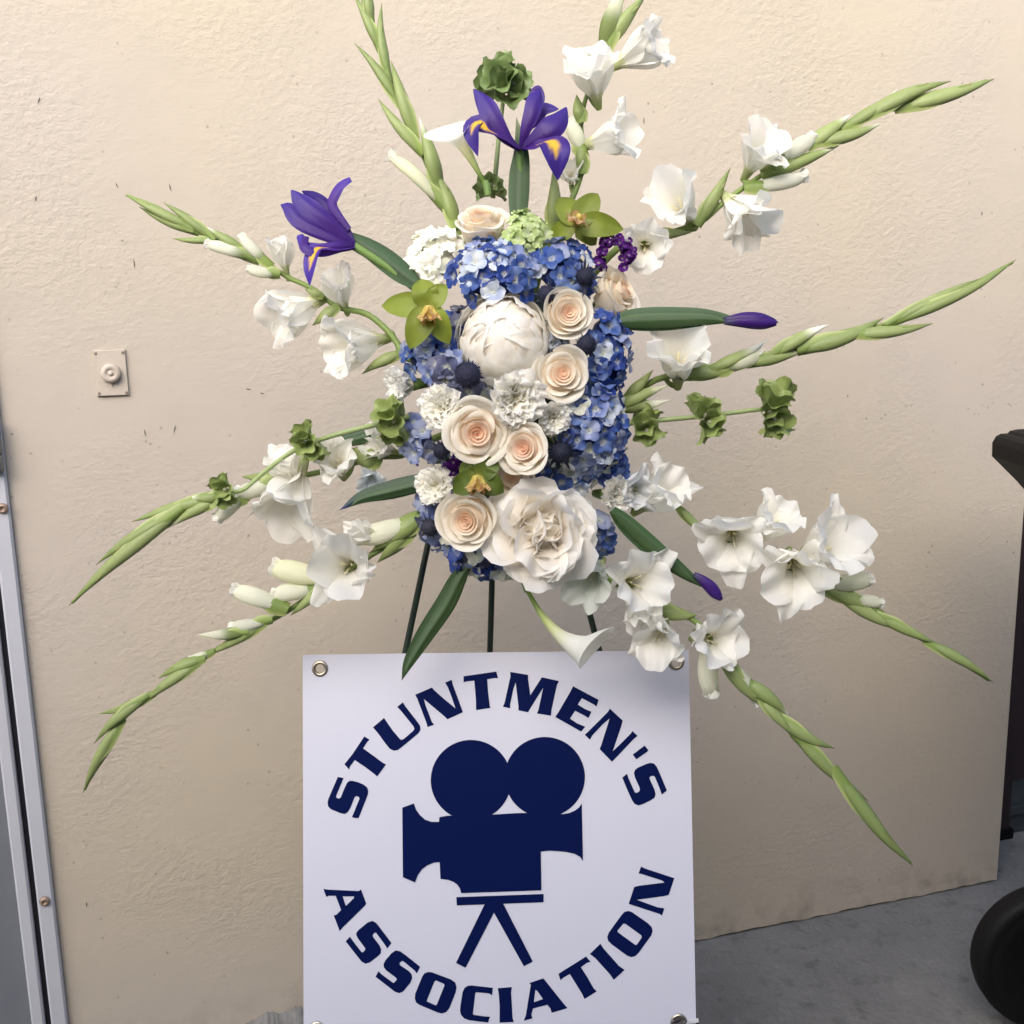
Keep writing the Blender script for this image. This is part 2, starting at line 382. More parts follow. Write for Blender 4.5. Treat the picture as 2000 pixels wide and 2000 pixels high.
# wheeled bin cut off by the right edge
DB = 2.36
bc = P(2048, 1888, DB); BR = 148/FPX*DB
bx = Vector((RT.x, RT.y, 0)).normalized(); by = Vector((-bx.y, bx.x, 0))
BMx = Matrix((bx, by, ZV)).transposed().to_4x4(); BMx.translation = Vector((bc.x, bc.y, 0)); BMi = BMx.inverted()
binn = thing('garbage_bin', 'black wheeled bin cut off by the right edge of the picture', 'bin', BMx)
def bl(px, py, dy=0.0):
    q = BMi @ hit(px, py, Vector((bc.x, bc.y, 0))+by*dy, by); return q
zc = BMi @ bc
M_TYRE = simple('tyre_rubber', (.007, .007, .008), .6, var=.3, scale=40)
M_TYRE.node_tree.nodes['Principled BSDF'].inputs['Specular IOR Level'].default_value = .2
for dy in (0.0, -.50):
    Mw = T(Vector((0, dy, BR))) @ Matrix.Rotation(pi/2, 4, 'X')
    mb = MB(); r = BR
    mb.lathe(Mw, [(r*.62, -.03), (r*.70, -.034), (r*.9, -.034), (r*.985, -.024), (r, -.012), (r, .012), (r*.985, .024), (r*.9, .034), (r*.86, .031), (r*.80, .034), (r*.70, .034), (r*.62, .03)], 48)
    wh = part('wheel', mb.mesh('wheel'), M_TYRE, binn)
    mb = MB(); mb.lathe(Mw, [(r*.62, -.02), (r*.62, .022), (r*.5, .030), (r*.2, .034), (r*.16, .045), (0, .046)], 32)
    part('hub', mb.mesh('hub'), M_BLACK, wh)
# body profile in the side plane
b0, b1 = bl(2034, 985), bl(2075, 1830)
prof = [(b1.x, .06), (b0.x, b0.z), (b0.x+.66, b0.z), (b1.x+.52, .06)]
mb = MB(); y0, y1 = -.45, -.05
mb.add([(x, y0, z) for x, z in prof]+[(x, y1, z) for x, z in prof], [(0, 1, 2, 3), (7, 6, 5, 4)]+[(i, i+4, (i+1) % 4+4, (i+1) % 4) for i in range(4)])
part('body', mb.mesh('body', False), M_BLACK, binn)
hp = [bl(*q) for q in [(1950, 895), (1951, 868), (1958, 856), (1968, 850.5), (1981, 850), (1986, 845), (2000, 842), (2040, 840), (2200, 835), (2200, 900), (2080, 985), (2034, 985), (2000, 945)]]
mb = MB(); k = len(hp); y0, y1 = -.53, .03
mb.add([(q.x, y0, q.z) for q in hp]+[(q.x, y1, q.z) for q in hp], [tuple(range(k)), tuple(range(k, 2*k))[::-1]]+[(i, i+k, (i+1) % k+k, (i+1) % k) for i in range(k)])
part('handle', mb.mesh('handle', False), M_BLACK, binn)
a0 = bl(1990, 842); mb = MB(); mb.box(I4, a0.x+.02, b0.x+.70, -.52, .02, a0.z+.002, a0.z+.05); part('lid', mb.mesh('lid', False), M_BLACK, binn)
mb = MB(); mb.tube([Vector((0, -.03, BR)), Vector((0, -.47, BR))], .012, 10); part('axle', mb.mesh('axle'), M_BLACK, binn)

# ------------------------------------------------------------------ sign board
sTL, sTR, sBL = P(598, 1279, 1.712), P(1345, 1270, 1.712), P(593, 2025, 1.683)
SX = (sTR-sTL).normalized(); SN = SX.cross((sTL-sBL)).normalized()
if SN.dot(FW) > 0: SN = -SN
SY = SN.cross(SX)
SM = Matrix((SX, SY, SN)).transposed().to_4x4(); SM.translation = sBL; SMi = SM.inverted()
def sp(px, py): q = SMi @ hit(px, py, sBL, SN); return (q.x, q.y)
t = NT('sign_white'); tc = t.new('ShaderNodeTexCoord').outputs['Object']
f = t.noise(tc, 5, 3)
t.con(t.mixc(f, (.655, .66, .76), (.675, .68, .78)), t.b.inputs['Base Color']); t.b.inputs['Roughness'].default_value = .36
t.con(t.bump(t.noise(tc, 6, 2), .08, .004), t.b.inputs['Normal']); M_SIGN = t.m
t = NT('navy_print'); tc = t.new('ShaderNodeTexCoord').outputs['Object']
t.con(t.mixc(t.noise(tc, 30, 4), (.0018, .0068, .056), (.0026, .0085, .066)), t.b.inputs['Base Color']); t.b.inputs['Roughness'].default_value = .5; t.b.inputs['Specular IOR Level'].default_value = .08; M_NAVY = t.m
sign = thing('sign_board', 'square white sign board with navy lettering round a film camera emblem', 'sign', SM)
W_, H_ = sp(1345, 1270)[0], sp(598, 1279)[1]
GRO = [sp(625, 1306), sp(1320, 1293), sp(1326, 1996), sp(619, 2011)]
def poly_fill(loops, z, flip=False):
    vs = [Vector((x, y, z)) for lp in loops for x, y in lp]
    tri = tessellate_polygon([[Vector((x, y, 0)) for x, y in lp] for lp in loops])
    fs = []
    for a, b_, c_ in tri:
        nrm = (vs[b_]-vs[a]).cross(vs[c_]-vs[a]); fs.append((a, b_, c_) if (nrm.z > 0) != flip else (a, c_, b_))
    return vs, fs
circ = lambda c, r, n: [(c[0]+r*cos(2*pi*i/n), c[1]+r*sin(2*pi*i/n)) for i in range(n)]
quad = [(0, 0), (W_, 0), (W_, H_), (0, H_)]
holes = [circ(g, .0075, 18)[::-1] for g in GRO]
mb = MB(); vs, fs = poly_fill([quad]+holes, 0); mb.add(vs, fs)
vs, fs = poly_fill([quad]+holes, -.0035, True); mb.add(vs, fs)
for lp in [quad]+holes:
    k = len(lp); mb.add([(x, y, 0) for x, y in lp]+[(x, y, -.0035) for x, y in lp], [(i, i+k, (i+1) % k+k, (i+1) % k) for i in range(k)])
part('panel', mb.mesh('panel', False), M_SIGN, sign)
M_BRASS = simple('grommet_metal', (.50, .44, .36), .28, .95, var=.15, scale=200)
mb = MB(); mb.lathe(I4, [(.0072, -.004), (.0072, .001), (.0085, .0026), (.0110, .0026), (.0128, .0012), (.0132, .0004)], 28, cap=False); gme = mb.mesh('grommet')
for g in GRO: part('grommet', gme, M_BRASS, sign, T(Vector((g[0], g[1], 0))))
kA, kB, kC, kD, kE, kF = (crop(a, b_, 6.44) for a, b_ in ((620, 1300), (820, 1280), (1040, 1300), (620, 1700), (860, 1700), (1060, 1680)))
LET = [
 (kA, [[(255,1400),(330,1412),(318,1440),(235,1640),(240,1660),(270,1672),(295,1655),(345,1530),(375,1470),(400,1450),(440,1448),(510,1465),(580,1495),(625,1530),(640,1575),(635,1620),(520,1915),(480,1918),(432,1905),(445,1880),(530,1670),(520,1650),(490,1640),(468,1655),(420,1780),(385,1840),(345,1865),(290,1855),(170,1805),(135,1770),(128,1720),(140,1670),(235,1450)]]),
 (kA, [[(590,890),(655,930),(625,960),(575,1040),(700,1130),(820,1220),(862,1243),(750,1395),(720,1365),(600,1275),(470,1187),(430,1240),(410,1262),(398,1305),(340,1240),(440,1115)]]),
 (kA, [[(698,775),(838,658),(860,690),(950,820),(1040,925),(1060,932),(1085,922),(1205,820),(1220,795),(1210,765),(1040,555),(1003,520),(1075,460),(1100,505),(1260,710),(1292,760),(1295,810),(1270,850),(1060,1025),(1010,1062),(960,1070),(910,1045),(860,985),(770,860)]]),
 (kA, [[(1230,365),(1440,275),(1470,310),(1600,425),(1735,535),(1690,400),(1640,270),(1605,213),(1690,178),(1700,230),(1830,585),(1635,675),(1600,640),(1340,420),(1360,500),(1440,710),(1468,742),(1383,772),(1375,730),(1260,425)]]),
 (kB, [[(550,262),(962,203),(985,287),(945,285),(848,300),(860,470),(880,640),(890,660),(707,688),(705,560),(685,318),(600,325),(550,338)]]),
 (kB, [[(1135,207),(1362,245),(1362,300),(1390,500),(1480,360),(1535,275),(1750,322),(1725,370),(1655,690),(1650,758),(1472,730),(1490,690),(1550,410),(1480,520),(1360,715),(1240,690),(1240,640),(1205,340),(1175,430),(1135,620),(1138,665),(1045,645),(1065,600),(1140,260)]]),
 (kC, [[(510,258),(832,430),(805,515),(775,490),(620,408),(570,490),(660,545),(742,580),(705,660),(650,625),(535,567),(472,667),(560,725),(663,768),(612,830),(285,645),(330,580),(480,320)]]),
 (kC, [[(972,540),(1135,690),(1120,750),(1010,1075),(1080,1010),(1240,850),(1255,822),(1322,882),(1270,925),(1000,1210),(845,1050),(870,980),(970,665),(880,740),(750,880),(722,932),(657,868),(700,830),(950,580)]]),
 (kC, [[(1410,1005),(1458,1065),(1440,1085),(1305,1178),(1260,1118)]]),
 (kC, [[(1128,1408),(1190,1360),(1205,1410),(1285,1590),(1305,1600),(1340,1585),(1350,1560),(1345,1530),(1290,1410),(1275,1350),(1290,1310),(1320,1285),(1420,1240),(1480,1222),(1530,1232),(1565,1275),(1620,1400),(1690,1570),(1625,1622),(1605,1560),(1540,1400),(1520,1385),(1485,1390),(1470,1410),(1480,1440),(1535,1560),(1548,1620),(1535,1660),(1500,1685),(1390,1740),(1335,1758),(1285,1740),(1250,1690),(1200,1580)]]),
 (kD, [[(75,230),(130,240),(520,258),(548,238),(615,415),(600,440),(320,715),(280,762),(205,565),(240,555),(298,497),(230,318),(140,318),(112,333)], [(318,325),(460,325),(460,345),(370,435),(355,440)]]),
 (kD, [[(410,832),(430,865),(555,1025),(570,1030),(600,1000),(600,975),(510,855),(488,810),(492,780),(520,745),(630,655),(690,632),(735,655),(780,710),(932,912),(878,980),(850,935),(740,785),(720,782),(695,810),(700,835),(780,940),(802,990),(798,1040),(770,1070),(660,1155),(605,1172),(555,1145),(480,1050),(355,890)]]),
 (kD, [[(770,1265),(800,1300),(955,1415),(970,1405),(1000,1370),(985,1345),(865,1255),(835,1215),(832,1175),(855,1130),(930,1040),(985,1005),(1040,1015),(1110,1065),(1292,1210),(1250,1293),(1225,1260),(1080,1140),(1060,1140),(1030,1165),(1040,1190),(1150,1265),(1185,1305),(1192,1355),(1170,1410),(1080,1520),(1030,1542),(975,1525),(730,1335)]]),
 (kD, [[(1390,1275),(1440,1280),(1680,1370),(1735,1410),(1750,1470),(1740,1530),(1660,1730),(1620,1780),(1565,1798),(1510,1785),(1285,1690),(1240,1660),(1225,1610),(1230,1550),(1320,1330),(1345,1295)], [(1490,1382),(1590,1425),(1598,1445),(1500,1690),(1480,1692),(1375,1645),(1380,1625),(1470,1400)]]),
 (kE, [[(400,1445),(660,1475),(652,1570),(610,1545),(450,1530),(440,1545),(410,1800),(420,1815),(560,1835),(625,1838),(600,1912),(360,1882),(300,1860),(260,1815),(248,1760),(255,1690),(280,1530),(305,1475),(345,1450)]]),
 (kE, [[(722,1480),(900,1465),(890,1530),(900,1700),(910,1860),(925,1905),(745,1912),(745,1700),(735,1550)]]),
 (kE, [[(1120,1415),(1295,1355),(1320,1385),(1560,1685),(1600,1730),(1400,1790),(1385,1735),(1345,1688),(1165,1735),(1145,1810),(1158,1860),(1050,1890),(1075,1820),(1138,1440)], [(1195,1500),(1215,1510),(1290,1615),(1180,1655),(1178,1640)]]),
 (kF, [[(545,1210),(600,1275),(555,1290),(480,1345),(560,1470),(640,1610),(680,1648),(525,1745),(500,1690),(340,1430),(260,1475),(225,1510),(197,1430),(240,1400)]]),
 (kF, [[(725,1050),(760,1105),(960,1330),(1030,1378),(892,1505),(850,1440),(660,1230),(592,1178)]]),
 (kF, [[(1075,637),(1120,650),(1320,790),(1370,840),(1382,890),(1365,945),(1210,1160),(1165,1205),(1115,1218),(1060,1200),(870,1060),(820,1010),(812,965),(830,910),(990,690),(1025,650)], [(1015,795),(1040,800),(1240,945),(1245,970),(1185,1060),(1165,1065),(945,905),(940,885)]]),
 (kF, [[(1235,78),(1290,105),(1655,225),(1585,435),(1530,450),(1185,497),(1290,535),(1440,590),(1530,605),(1500,697),(1470,675),(1100,555),(1080,550),(1150,335),(1210,320),(1530,280),(1500,255),(1250,175),(1205,165)]]),
]
for k, loops in LET:
    mb = MB(); vs, fs = poly_fill([[sp(*k(*q)) for q in lp] for lp in loops], .0006); mb.add(vs, fs)
    part('letter', mb.mesh('letter', False), M_NAVY, sign)
kS = crop(580, 1250, 2.415)
for (cx, cy, r) in ((821, 661, 190), (1169, 646, 189)):
    mb = MB(); vs, fs = poly_fill([[sp(*kS(cx+r*cos(2*pi*i/72), cy+r*sin(2*pi*i/72))) for i in range(72)]], .0006 if cx < 900 else .0008); mb.add(vs, fs)
    part('emblem_film_reel', mb.mesh('emblem_film_reel', False), M_NAVY, sign)
body = [(497,790),(552,770),(562,800),(580,825),(605,847),(635,857),(670,857),(672,835),(708,828),(930,822),(1055,815),(1258,820),(1285,815),(1310,804),(1330,790),(1343,770),(1349,1042),(1335,1022),(1310,1008),(1270,999),(1230,995),(1190,993),(1150,997),(1153,1180),(775,1193),(768,1170),(755,1152),(738,1140),(715,1131),(677,1126),(673,1047),(645,1049),(615,1062),(590,1080),(570,1108),(557,1143),(500,1118)]
trip = [(752,1212),(1163,1197),(1163,1236),(973,1243),(1112,1515),(1070,1538),(929,1285),(795,1545),(750,1522),(885,1246),(754,1251)]
for nm, pl in (('emblem_camera_body', body), ('emblem_tripod', trip)):
    mb = MB(); vs, fs = poly_fill([[sp(*kS(*q)) for q in pl]], .0010); mb.add(vs, fs); part(nm, mb.mesh(nm, False), M_NAVY, sign)
# cable tie through the lower right grommet
g = GRO[2]; tie = thing('cable_tie', 'small metal clip with a white tie at the lower right sign corner', 'clip', SM @ T(Vector((g[0], g[1], 0))))
mb = MB(); mb.tube(cr([Vector((.004, 0, -.01)), Vector((-.004, .003, .006)), Vector((-.012, .004, .009)), Vector((-.010, -.010, .010)), Vector((.002, -.012, .009)), Vector((.006, .002, .011)), Vector((.010, .006, .008))], 30), .0024, 8)
part('clip_wire', mb.mesh('clip_wire'), simple('dark_steel', (.13, .12, .11), .35, .8), tie)
mb = MB(); mb.box(Matrix.Rotation(.12, 4, 'Z'), .008, .030, -.001, .0045, .006, .0085); part('tie_strap', mb.mesh('tie_strap', False), simple('white_nylon', (.72, .72, .74), .4), tie)

# ------------------------------------------------------------------ easel
M_WIRE = simple('easel_green', (.014, .028, .018), .42, var=.3, scale=60)
apex = P(945, 470, 1.80)
def on_plane(px, py, off): return hit(px, py, sTL-SN*off, SN)
eas = thing('wire_easel', 'dark green wire easel behind the sign and flowers', 'easel', T(Vector((apex.x, apex.y, 0))))
def eleg(name, pts):
    mb = MB(); mb.tube([p-Vector((apex.x, apex.y, 0)) for p in pts], .0052, 10); part(name, mb.mesh(name), M_WIRE, eas)
def to_ground(a, b_): tt = a.z/(a.z-b_.z); return a+(b_-a)*tt
for (pa, pb) in (((833, 1077), (792, 1273)), ((1143, 1165), (1167, 1258))):
    a, b_ = on_plane(*pa, .022), on_plane(*pb, .022)
    foot = to_ground(a, b_); top = a+(a-b_)*2.4 if pa[0] < 900 else a+(a-b_)*5
    eleg('leg', [top, a, foot])
a, b_ = P(961, 1137, 1.79), P(957, 1268, 1.84); eleg('leg', [a+(a-b_)*3.2, a, to_ground(a, b_)])
eleg('crossbar', [on_plane(700, 1700, .0145), on_plane(1210, 1700, .0145)])
eleg('crossbar', [P(835, 900, 1.76), P(1110, 900, 1.76)])

# ------------------------------------------------------------------ flower builders
def rng(s): return random.Random(s)
def wob(r, k=3):                  # a small random periodic wave
    a = [(r.uniform(.4, 1)/(i+1), r.uniform(0, 6.28), i+1) for i in range(k)]
    return lambda x: sum(A*sin(f*x+p) for A, p, f in a)
def ribbon(pts, width, nrm, n=14, nv=6, cup=0.0, fold=0.0, ruf=0.0, nr=3, col=None, seed=0, mb=None, name='petal', org=None, pinch=None):
    """a blade along 3-D points; width(u) in metres; nrm: which way its face looks"""
    C = cr(pts, n); r = rng(seed); w1 = wob(r)
    Bs = []
    for i in range(n+1):
        tt = (C[min(i+1, n)]-C[max(i-1, 0)]).normalized(); Bv = tt.cross(nrm(i/n) if callable(nrm) else nrm).normalized()
        Bs.append((Bv, Bv.cross(tt)))
    o = org or Vector((0, 0, 0))
    def f(u, v):
        i = int(round(u*n)); Bv, N = Bs[i]; w = width(u)
        off = cup*w*v*v+fold*w*abs(v)+ruf*w*sin(nr*v*2+w1(u*5)*1.5)*abs(v)
        return C[i]-o+Bv*(v*w/2)+N*off
    return sheet(n, nv, f, col, mb, name)
def fan(L, Wd, th0, th1, cup=.15, ruf=.05, nr=3, rnd=.25, base=.25, tip=None, serr=0.0, seed=0, nu=9, nv=8, col=None, p=1.5, mb=None, M=None, wp=.7):
    """a petal growing from the origin along +Z, bending towards +X; th in radians from the axis"""
    r = rng(seed); w1, w2, w3 = wob(r), wob(r), wob(r)
    pts = [(0.0, 0.0)]
    for i in range(nu):
        th = th0+(th1-th0)*((i+.5)/nu)**p; x, z = pts[-1]; pts.append((x+sin(th)*L/nu, z+cos(th)*L/nu))
    def f(u, v):
        ue = u*(1-rnd*abs(v)**2.6*u+.05*w3(v*2.5)*u*u*(ruf > 0)+(serr*r.uniform(-1, 1) if u > .97 else 0))
        k = min(nu-1e-6, max(0, ue*nu)); i = int(k); fr = k-i
        x = lerp(pts[i][0], pts[i+1][0], fr); z = lerp(pts[i][1], pts[i+1][1], fr)
        th = th0+(th1-th0)*ue**p
        w = Wd*(base+(1-base)*sin(min(1, ue/.75)*pi/2)**(1/wp if wp else 1))
        if tip is not None: w *= max(.02, 1-tip*max(0, (u-.45)/.55)**1.8)
        y = v*w/2
        off = -cup*w*v*v + ruf*Wd*(sin(nr*v*2.2+w1(u*2))*.6+.5*w2(v*4+u*3)*.6)*u*u
        q = Vector((x-cos(th)*(-off)*-1, y, z-sin(th)*off*1)) if False else Vector((x+cos(th)*off, y, z-sin(th)*off))
        return M @ q if M is not None else q
    return sheet(nu, nv, f, col, mb)
RZ = lambda a: Matrix.Rotation(a, 4, 'Z')
RY = lambda a: Matrix.Rotation(a, 4, 'Y')
RX = lambda a: Matrix.Rotation(a, 4, 'X')
def D(px, py):                    # front surface of the bouquet
    k = 1-((px-1005)/275)**2-((py-765)/430)**2
    return 1.70-.185*sqrt(max(0.0, k))
def face(px, py, bx=0, by=0, bz=0):
    dx, dy = (px-1005)/275, (py-765)/430
    return V(dx*.75+bx, -dy*.75+by, 1+bz).normalized()
M2 = lambda px, d: px/FPX*d       # pixels at a depth to metres

def rose(label, px, py, rp, f, seed, dd=0.0, tight=.5, n=19, inner=(.93, .72, .54), outer=CREAM, stretch=1.0):
    r = rng(seed); d = D(px, py)+dd; R = M2(rp, d); H = R*.95*stretch; z = V(*f).normalized() if isinstance(f, tuple) else f
    root = thing('rose', label, 'rose', frm(P(px, py, d)-z*H*.92, z) @ RZ(r.uniform(0, 6)), 'cream roses in the bouquet')
    nin = r.choice((8, 9, 10, 11)); wide = r.uniform(.38, .48); ck = r.uniform(.6, 1.5)
    def rk(i): return R*(.05+(wide-.05)*(i/nin)**.9) if i <= nin else R*(wide+(.97-wide)*((i-nin)/(n-1-nin))**.85)
    for i in range(n):
        t_ = i/(n-1); out = i > nin; rr = rk(i); rb = rk(max(0, i-3))*.80 if i > 2 else R*.02
        hi = H*(1.0-.05*t_-.20*max(0, t_-.5)**1.2); dep_ = R*(.42 if not out else .62+.35*t_)*stretch
        al = r.uniform(1.5, 2.0) if not out else r.uniform(.95, 1.25); curl = .04 if not out else ck*r.uniform(.14, .36); w1 = wob(r); w2 = wob(r); nu, nv = 10, 16
        tilt = r.uniform(-.03, .06)*t_
        def fn(u, v, rr=rr, rb=rb, hi=hi, al=al, curl=curl, w1=w1, w2=w2, t_=t_, out=out, dep_=dep_):
            top = 1-(.10 if not out else .26)*abs(v)**2.6-.025*w1(v*3)*t_
            uu = u*top; a = v*al*(.6+.4*sin(min(1, uu*1.3)*pi/2))
            rad = lerp(rb, rr, uu**.85)*(1+.05*v*(1-t_*.6)+.025*w2(v*2.2+u)*t_)
            k = max(0, uu-.70)/.30; rad += R*curl*.42*k*k
            zz = hi-dep_*(1-uu**.9) - R*curl*.55*k*k*(.6+.4*k)
            if out: zz += R*.085*w1(a*2)*uu
            return Vector((rad*cos(a), rad*sin(a), zz))
        ci = mix(inner, outer, sstep(.12, .66, t_)); ce = mix(ci, (.95, .92, .84), .35+.4*t_)
        cb = mix(ci, (.80, .80, .52), .25*sstep(.6, 1, t_)) if out else mix(ci, (.88, .50, .30), .35*(1-t_))
        me = sheet(nu, nv, fn, lambda u, v, ci=ci, ce=ce, cb=cb: mix(mix(cb, ci, sstep(0, .5, u)), ce, sstep(.72, 1, u)))
        part('petal', me, M_THICK, root, RZ(i*2.3999+r.uniform(-.25, .25)) @ RY(tilt))
    mb = MB(); mb.lathe(I4, [(R*.10, 0), (R*.72, H*.30), (R*.66, H*.52), (R*.40, H*.62), (R*.22, H*.74), (R*.05, H*.86)], 16, c=[mix(outer, inner, k//16/5) for k in range(96)]); part('flower_core', mb.mesh('flower_core'), M_THICK, root)
    mb = MB(); mb.lathe(I4, [(.002, -.05), (.004, -.02), (R*.22, -.012), (R*.34, .0), (R*.30, H*.1)], 12, c=MGREEN); part('calyx', mb.mesh('calyx'), M_LEAF, root)
    return root

def peony_ball(label, px, py, rx, ry, f, seed):
    r = rng(seed); d = D(px, py); R = M2(rx, d); z = V(*f).normalized(); KZ = ry/rx
    root = thing('peony', label, 'peony', frm(P(px, py, d)-z*R*.75, z, RT))
    def shell(Ri, th_end, al, ph, ruf, col, edge, jag, nm='petal', nu=12, nv=14, open_=0.0, tilt=0.0):
        w1, w2, w3 = wob(r), wob(r), wob(r)
        def fn(u, v):
            top = 1-.16*abs(v)**2.6+jag*.06*w3(v*5)+jag*r.uniform(-.018, .018)*(u > .95)
            th = lerp(2.75, th_end, u*top); a = v*al*(.25+.75*sin(min(1, u*1.35)*pi/2))
            rad = Ri*(1+ruf*(w1(v*4+u*2)*.5+.5*w2(v*9))*sstep(.45, 1, u)+open_*sstep(.6, 1, u))
            q = Vector((rad*sin(th)*cos(a), rad*sin(th)*sin(a), rad*cos(th)))
            return q
        me = sheet(nu, nv, fn, lambda u, v: mix(mix((.78, .76, .55), col, sstep(0, .4, u)), edge, sstep(.8, 1, u)))
        M = RZ(ph) @ RY(tilt) @ RX(r.uniform(-.12, .12))
        M = Matrix.Diagonal((1, KZ, 1, 1)) @ M
        part(nm, me, M_PETAL, root, M)
    W1, W2, C1 = (.94, .91, .84), (.96, .95, .92), (.94, .86, .72)
    for i in range(26):
        t_ = i/25; tl_ = -.62*sstep(.25, 1, t_)+r.uniform(-.12, .12)
        shell(R*(1.0-.0085*i), lerp(1.30, .42, t_**.75)+r.uniform(-.08, .08), lerp(1.12, .72, t_), i*2.39996+r.uniform(-.3, .3), .025+.035*t_, mix(W1, C1, .55*t_*r.random()), W2, .9+1.7*t_, open_=.05+.05*r.random(), nv=24, tilt=tl_)
    return root

def peony_open(label, px, py, rp, f, seed):
    r = rng(seed); d = D(px, py)-.035; R = M2(rp, d); z = V(*f).normalized()
    root = thing('peony', label, 'peony', frm(P(px, py, d)-z*R*.62, z, RT))
    W1, W2, C1 = (.97, .93, .85), (.98, .965, .93), (.96, .86, .71)
    rings = [(7, 1.22, 1.30, .40, 1.70), (7, 1.12, 1.20, .40, 1.35), (7, 1.06, 1.15, .55, .95), (6, 1.02, 1.10, .75, .35), (6, .98, 1.0, .62, -.10), (5, .92, .90, .48, -.45), (4, .85, .8, .30, -.60)]
    for k, (n, L, Wd, t0, t1) in enumerate(rings):
        for i in range(n):
            t1r = t1+r.uniform(-.25, .25)
            c = mix(W1, C1, .10+.14*k*r.random())
            me = fan(R*L*r.uniform(.82, 1.12), R*Wd*r.uniform(.85, 1.25), t0, t1r, cup=.18, ruf=.14, nr=r.choice((2, 3)), rnd=.26, base=.2, serr=.028, seed=r.random(), nu=12, nv=16,
                     col=lambda u, v, c=c: mix(mix((.92, .84, .66), c, sstep(0, .5, u)), W2, sstep(.7, 1, u)), p=1.2)
            part('petal', me, M_PETAL, root, T(Vector((r.uniform(-1, 1), r.uniform(-1, 1), 0))*R*.05*k/3) @ RZ(i*2*pi/n+k*.37+r.uniform(-.4, .4)) @ RY(r.uniform(-.22, .22)) @ RX(r.uniform(-.28, .28)))
    mb = MB(); mb.lathe(I4, [(R*.08, -R*.05), (R*.46, R*.10), (R*.58, R*.30), (R*.50, R*.48), (R*.28, R*.62), (R*.02, R*.68)], 16, c=(.95, .90, .78)); part('flower_core', mb.mesh('flower_core'), M_PETAL, root)
    return root

def carnation(label, px, py, rp, f, seed, dd=0.0, tint=(.97, .95, .85), n=36, sq=1.0):
    r = rng(seed); d = D(px, py)+dd; R = M2(rp*1.24, d); z = V(*f).normalized() if isinstance(f, tuple) else f
    root = thing('carnation', label, 'carnation', frm(P(px, py, d)-z*R*.55, z), 'white carnations in the bouquet')
    for i in range(n):
        t_ = (i+.5)/n; L = R*lerp(.75, 1.12, t_)*r.uniform(.9, 1.08); th1 = lerp(.35, 1.5, t_**.8)+r.uniform(-.2, .2)
        c = mix(tint, (.86, .84, .60), .45*(1-t_)*r.random())
        me = fan(L, R*r.uniform(.85, 1.15), .1*t_, th1, cup=.1, ruf=.15, nr=r.choice((4, 5, 6)), rnd=.16, base=.10, serr=.065, seed=r.random(), nu=8, nv=18,
                 col=lambda u, v, c=c: mix(mix((.82, .84, .52), c, sstep(.1, .5, u)), (.97, .96, .93), sstep(.7, 1, u)), p=1.1)
        part('petal', me, M_PETAL, root, RZ(i*2.3999+r.uniform(-.3, .3)))
    mb = MB(); mb.lathe(I4, [(R*.05, R*.06), (R*.20, R*.16), (R*.28, R*.30), (R*.24, R*.44), (R*.02, R*.54)], 14, c=(.95, .94, .82)); part('flower_core', mb.mesh('flower_core'), M_PETAL, root)
    mb = MB(); mb.lathe(I4, [(R*.14, -R*.55), (R*.2, -R*.1), (R*.24, R*.12)], 10, c=MGREEN); part('calyx', mb.mesh('calyx'), M_LEAF, root)
    return root

def floret4(cols, seed, size, np=4):
    mb = MB(); r = rng(seed); 
    for k in range(np):
        a, b_ = r.choice(cols), r.choice(cols)
        fan(size*r.uniform(.9, 1.1), size*r.uniform(.95, 1.2), 1.05+r.uniform(-.1, .1), 1.65+r.uniform(-.35, .25), cup=.12, ruf=.17, nr=2, rnd=.38, base=.22, seed=r.random(), nu=6, nv=6,
            col=lambda u, v, a=a, b_=b_: mix(mix((.70, .72, .58), a, sstep(.0, .4, u)), mix(a, b_, .7), sstep(.5, 1, u)), mb=mb, M=RZ(k*2*pi/np+r.uniform(-.1, .1)))
    mb.lathe(I4, [(0, -.006), (size*.07, -.004), (size*.10, size*.05), (size*.05, size*.12), (0, size*.13)], 8, c=mix(cols[0], (.7, .7, .55), .4), cap=False)
    return mb.mesh('floret')
BLUE = dict(
    deep=[(.022, .055, .26), (.035, .08, .34), (.07, .115, .37)],
    mid=[(.075, .14, .40), (.15, .23, .48), (.04, .09, .32)],
    lav=[(.24, .29, .50), (.36, .41, .58), (.14, .19, .42)],
    pale=[(.60, .66, .74), (.70, .74, .76), (.42, .50, .70)],
    cream=[(.66, .68, .55), (.72, .72, .60), (.52, .58, .60)],
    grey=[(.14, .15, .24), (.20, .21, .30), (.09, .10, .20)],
    green=[(.50, .62, .26), (.60, .70, .38), (.42, .55, .20)],
    white=[(.95, .94, .86), (.92, .93, .78), (.96, .95, .90)])
_flc = {}
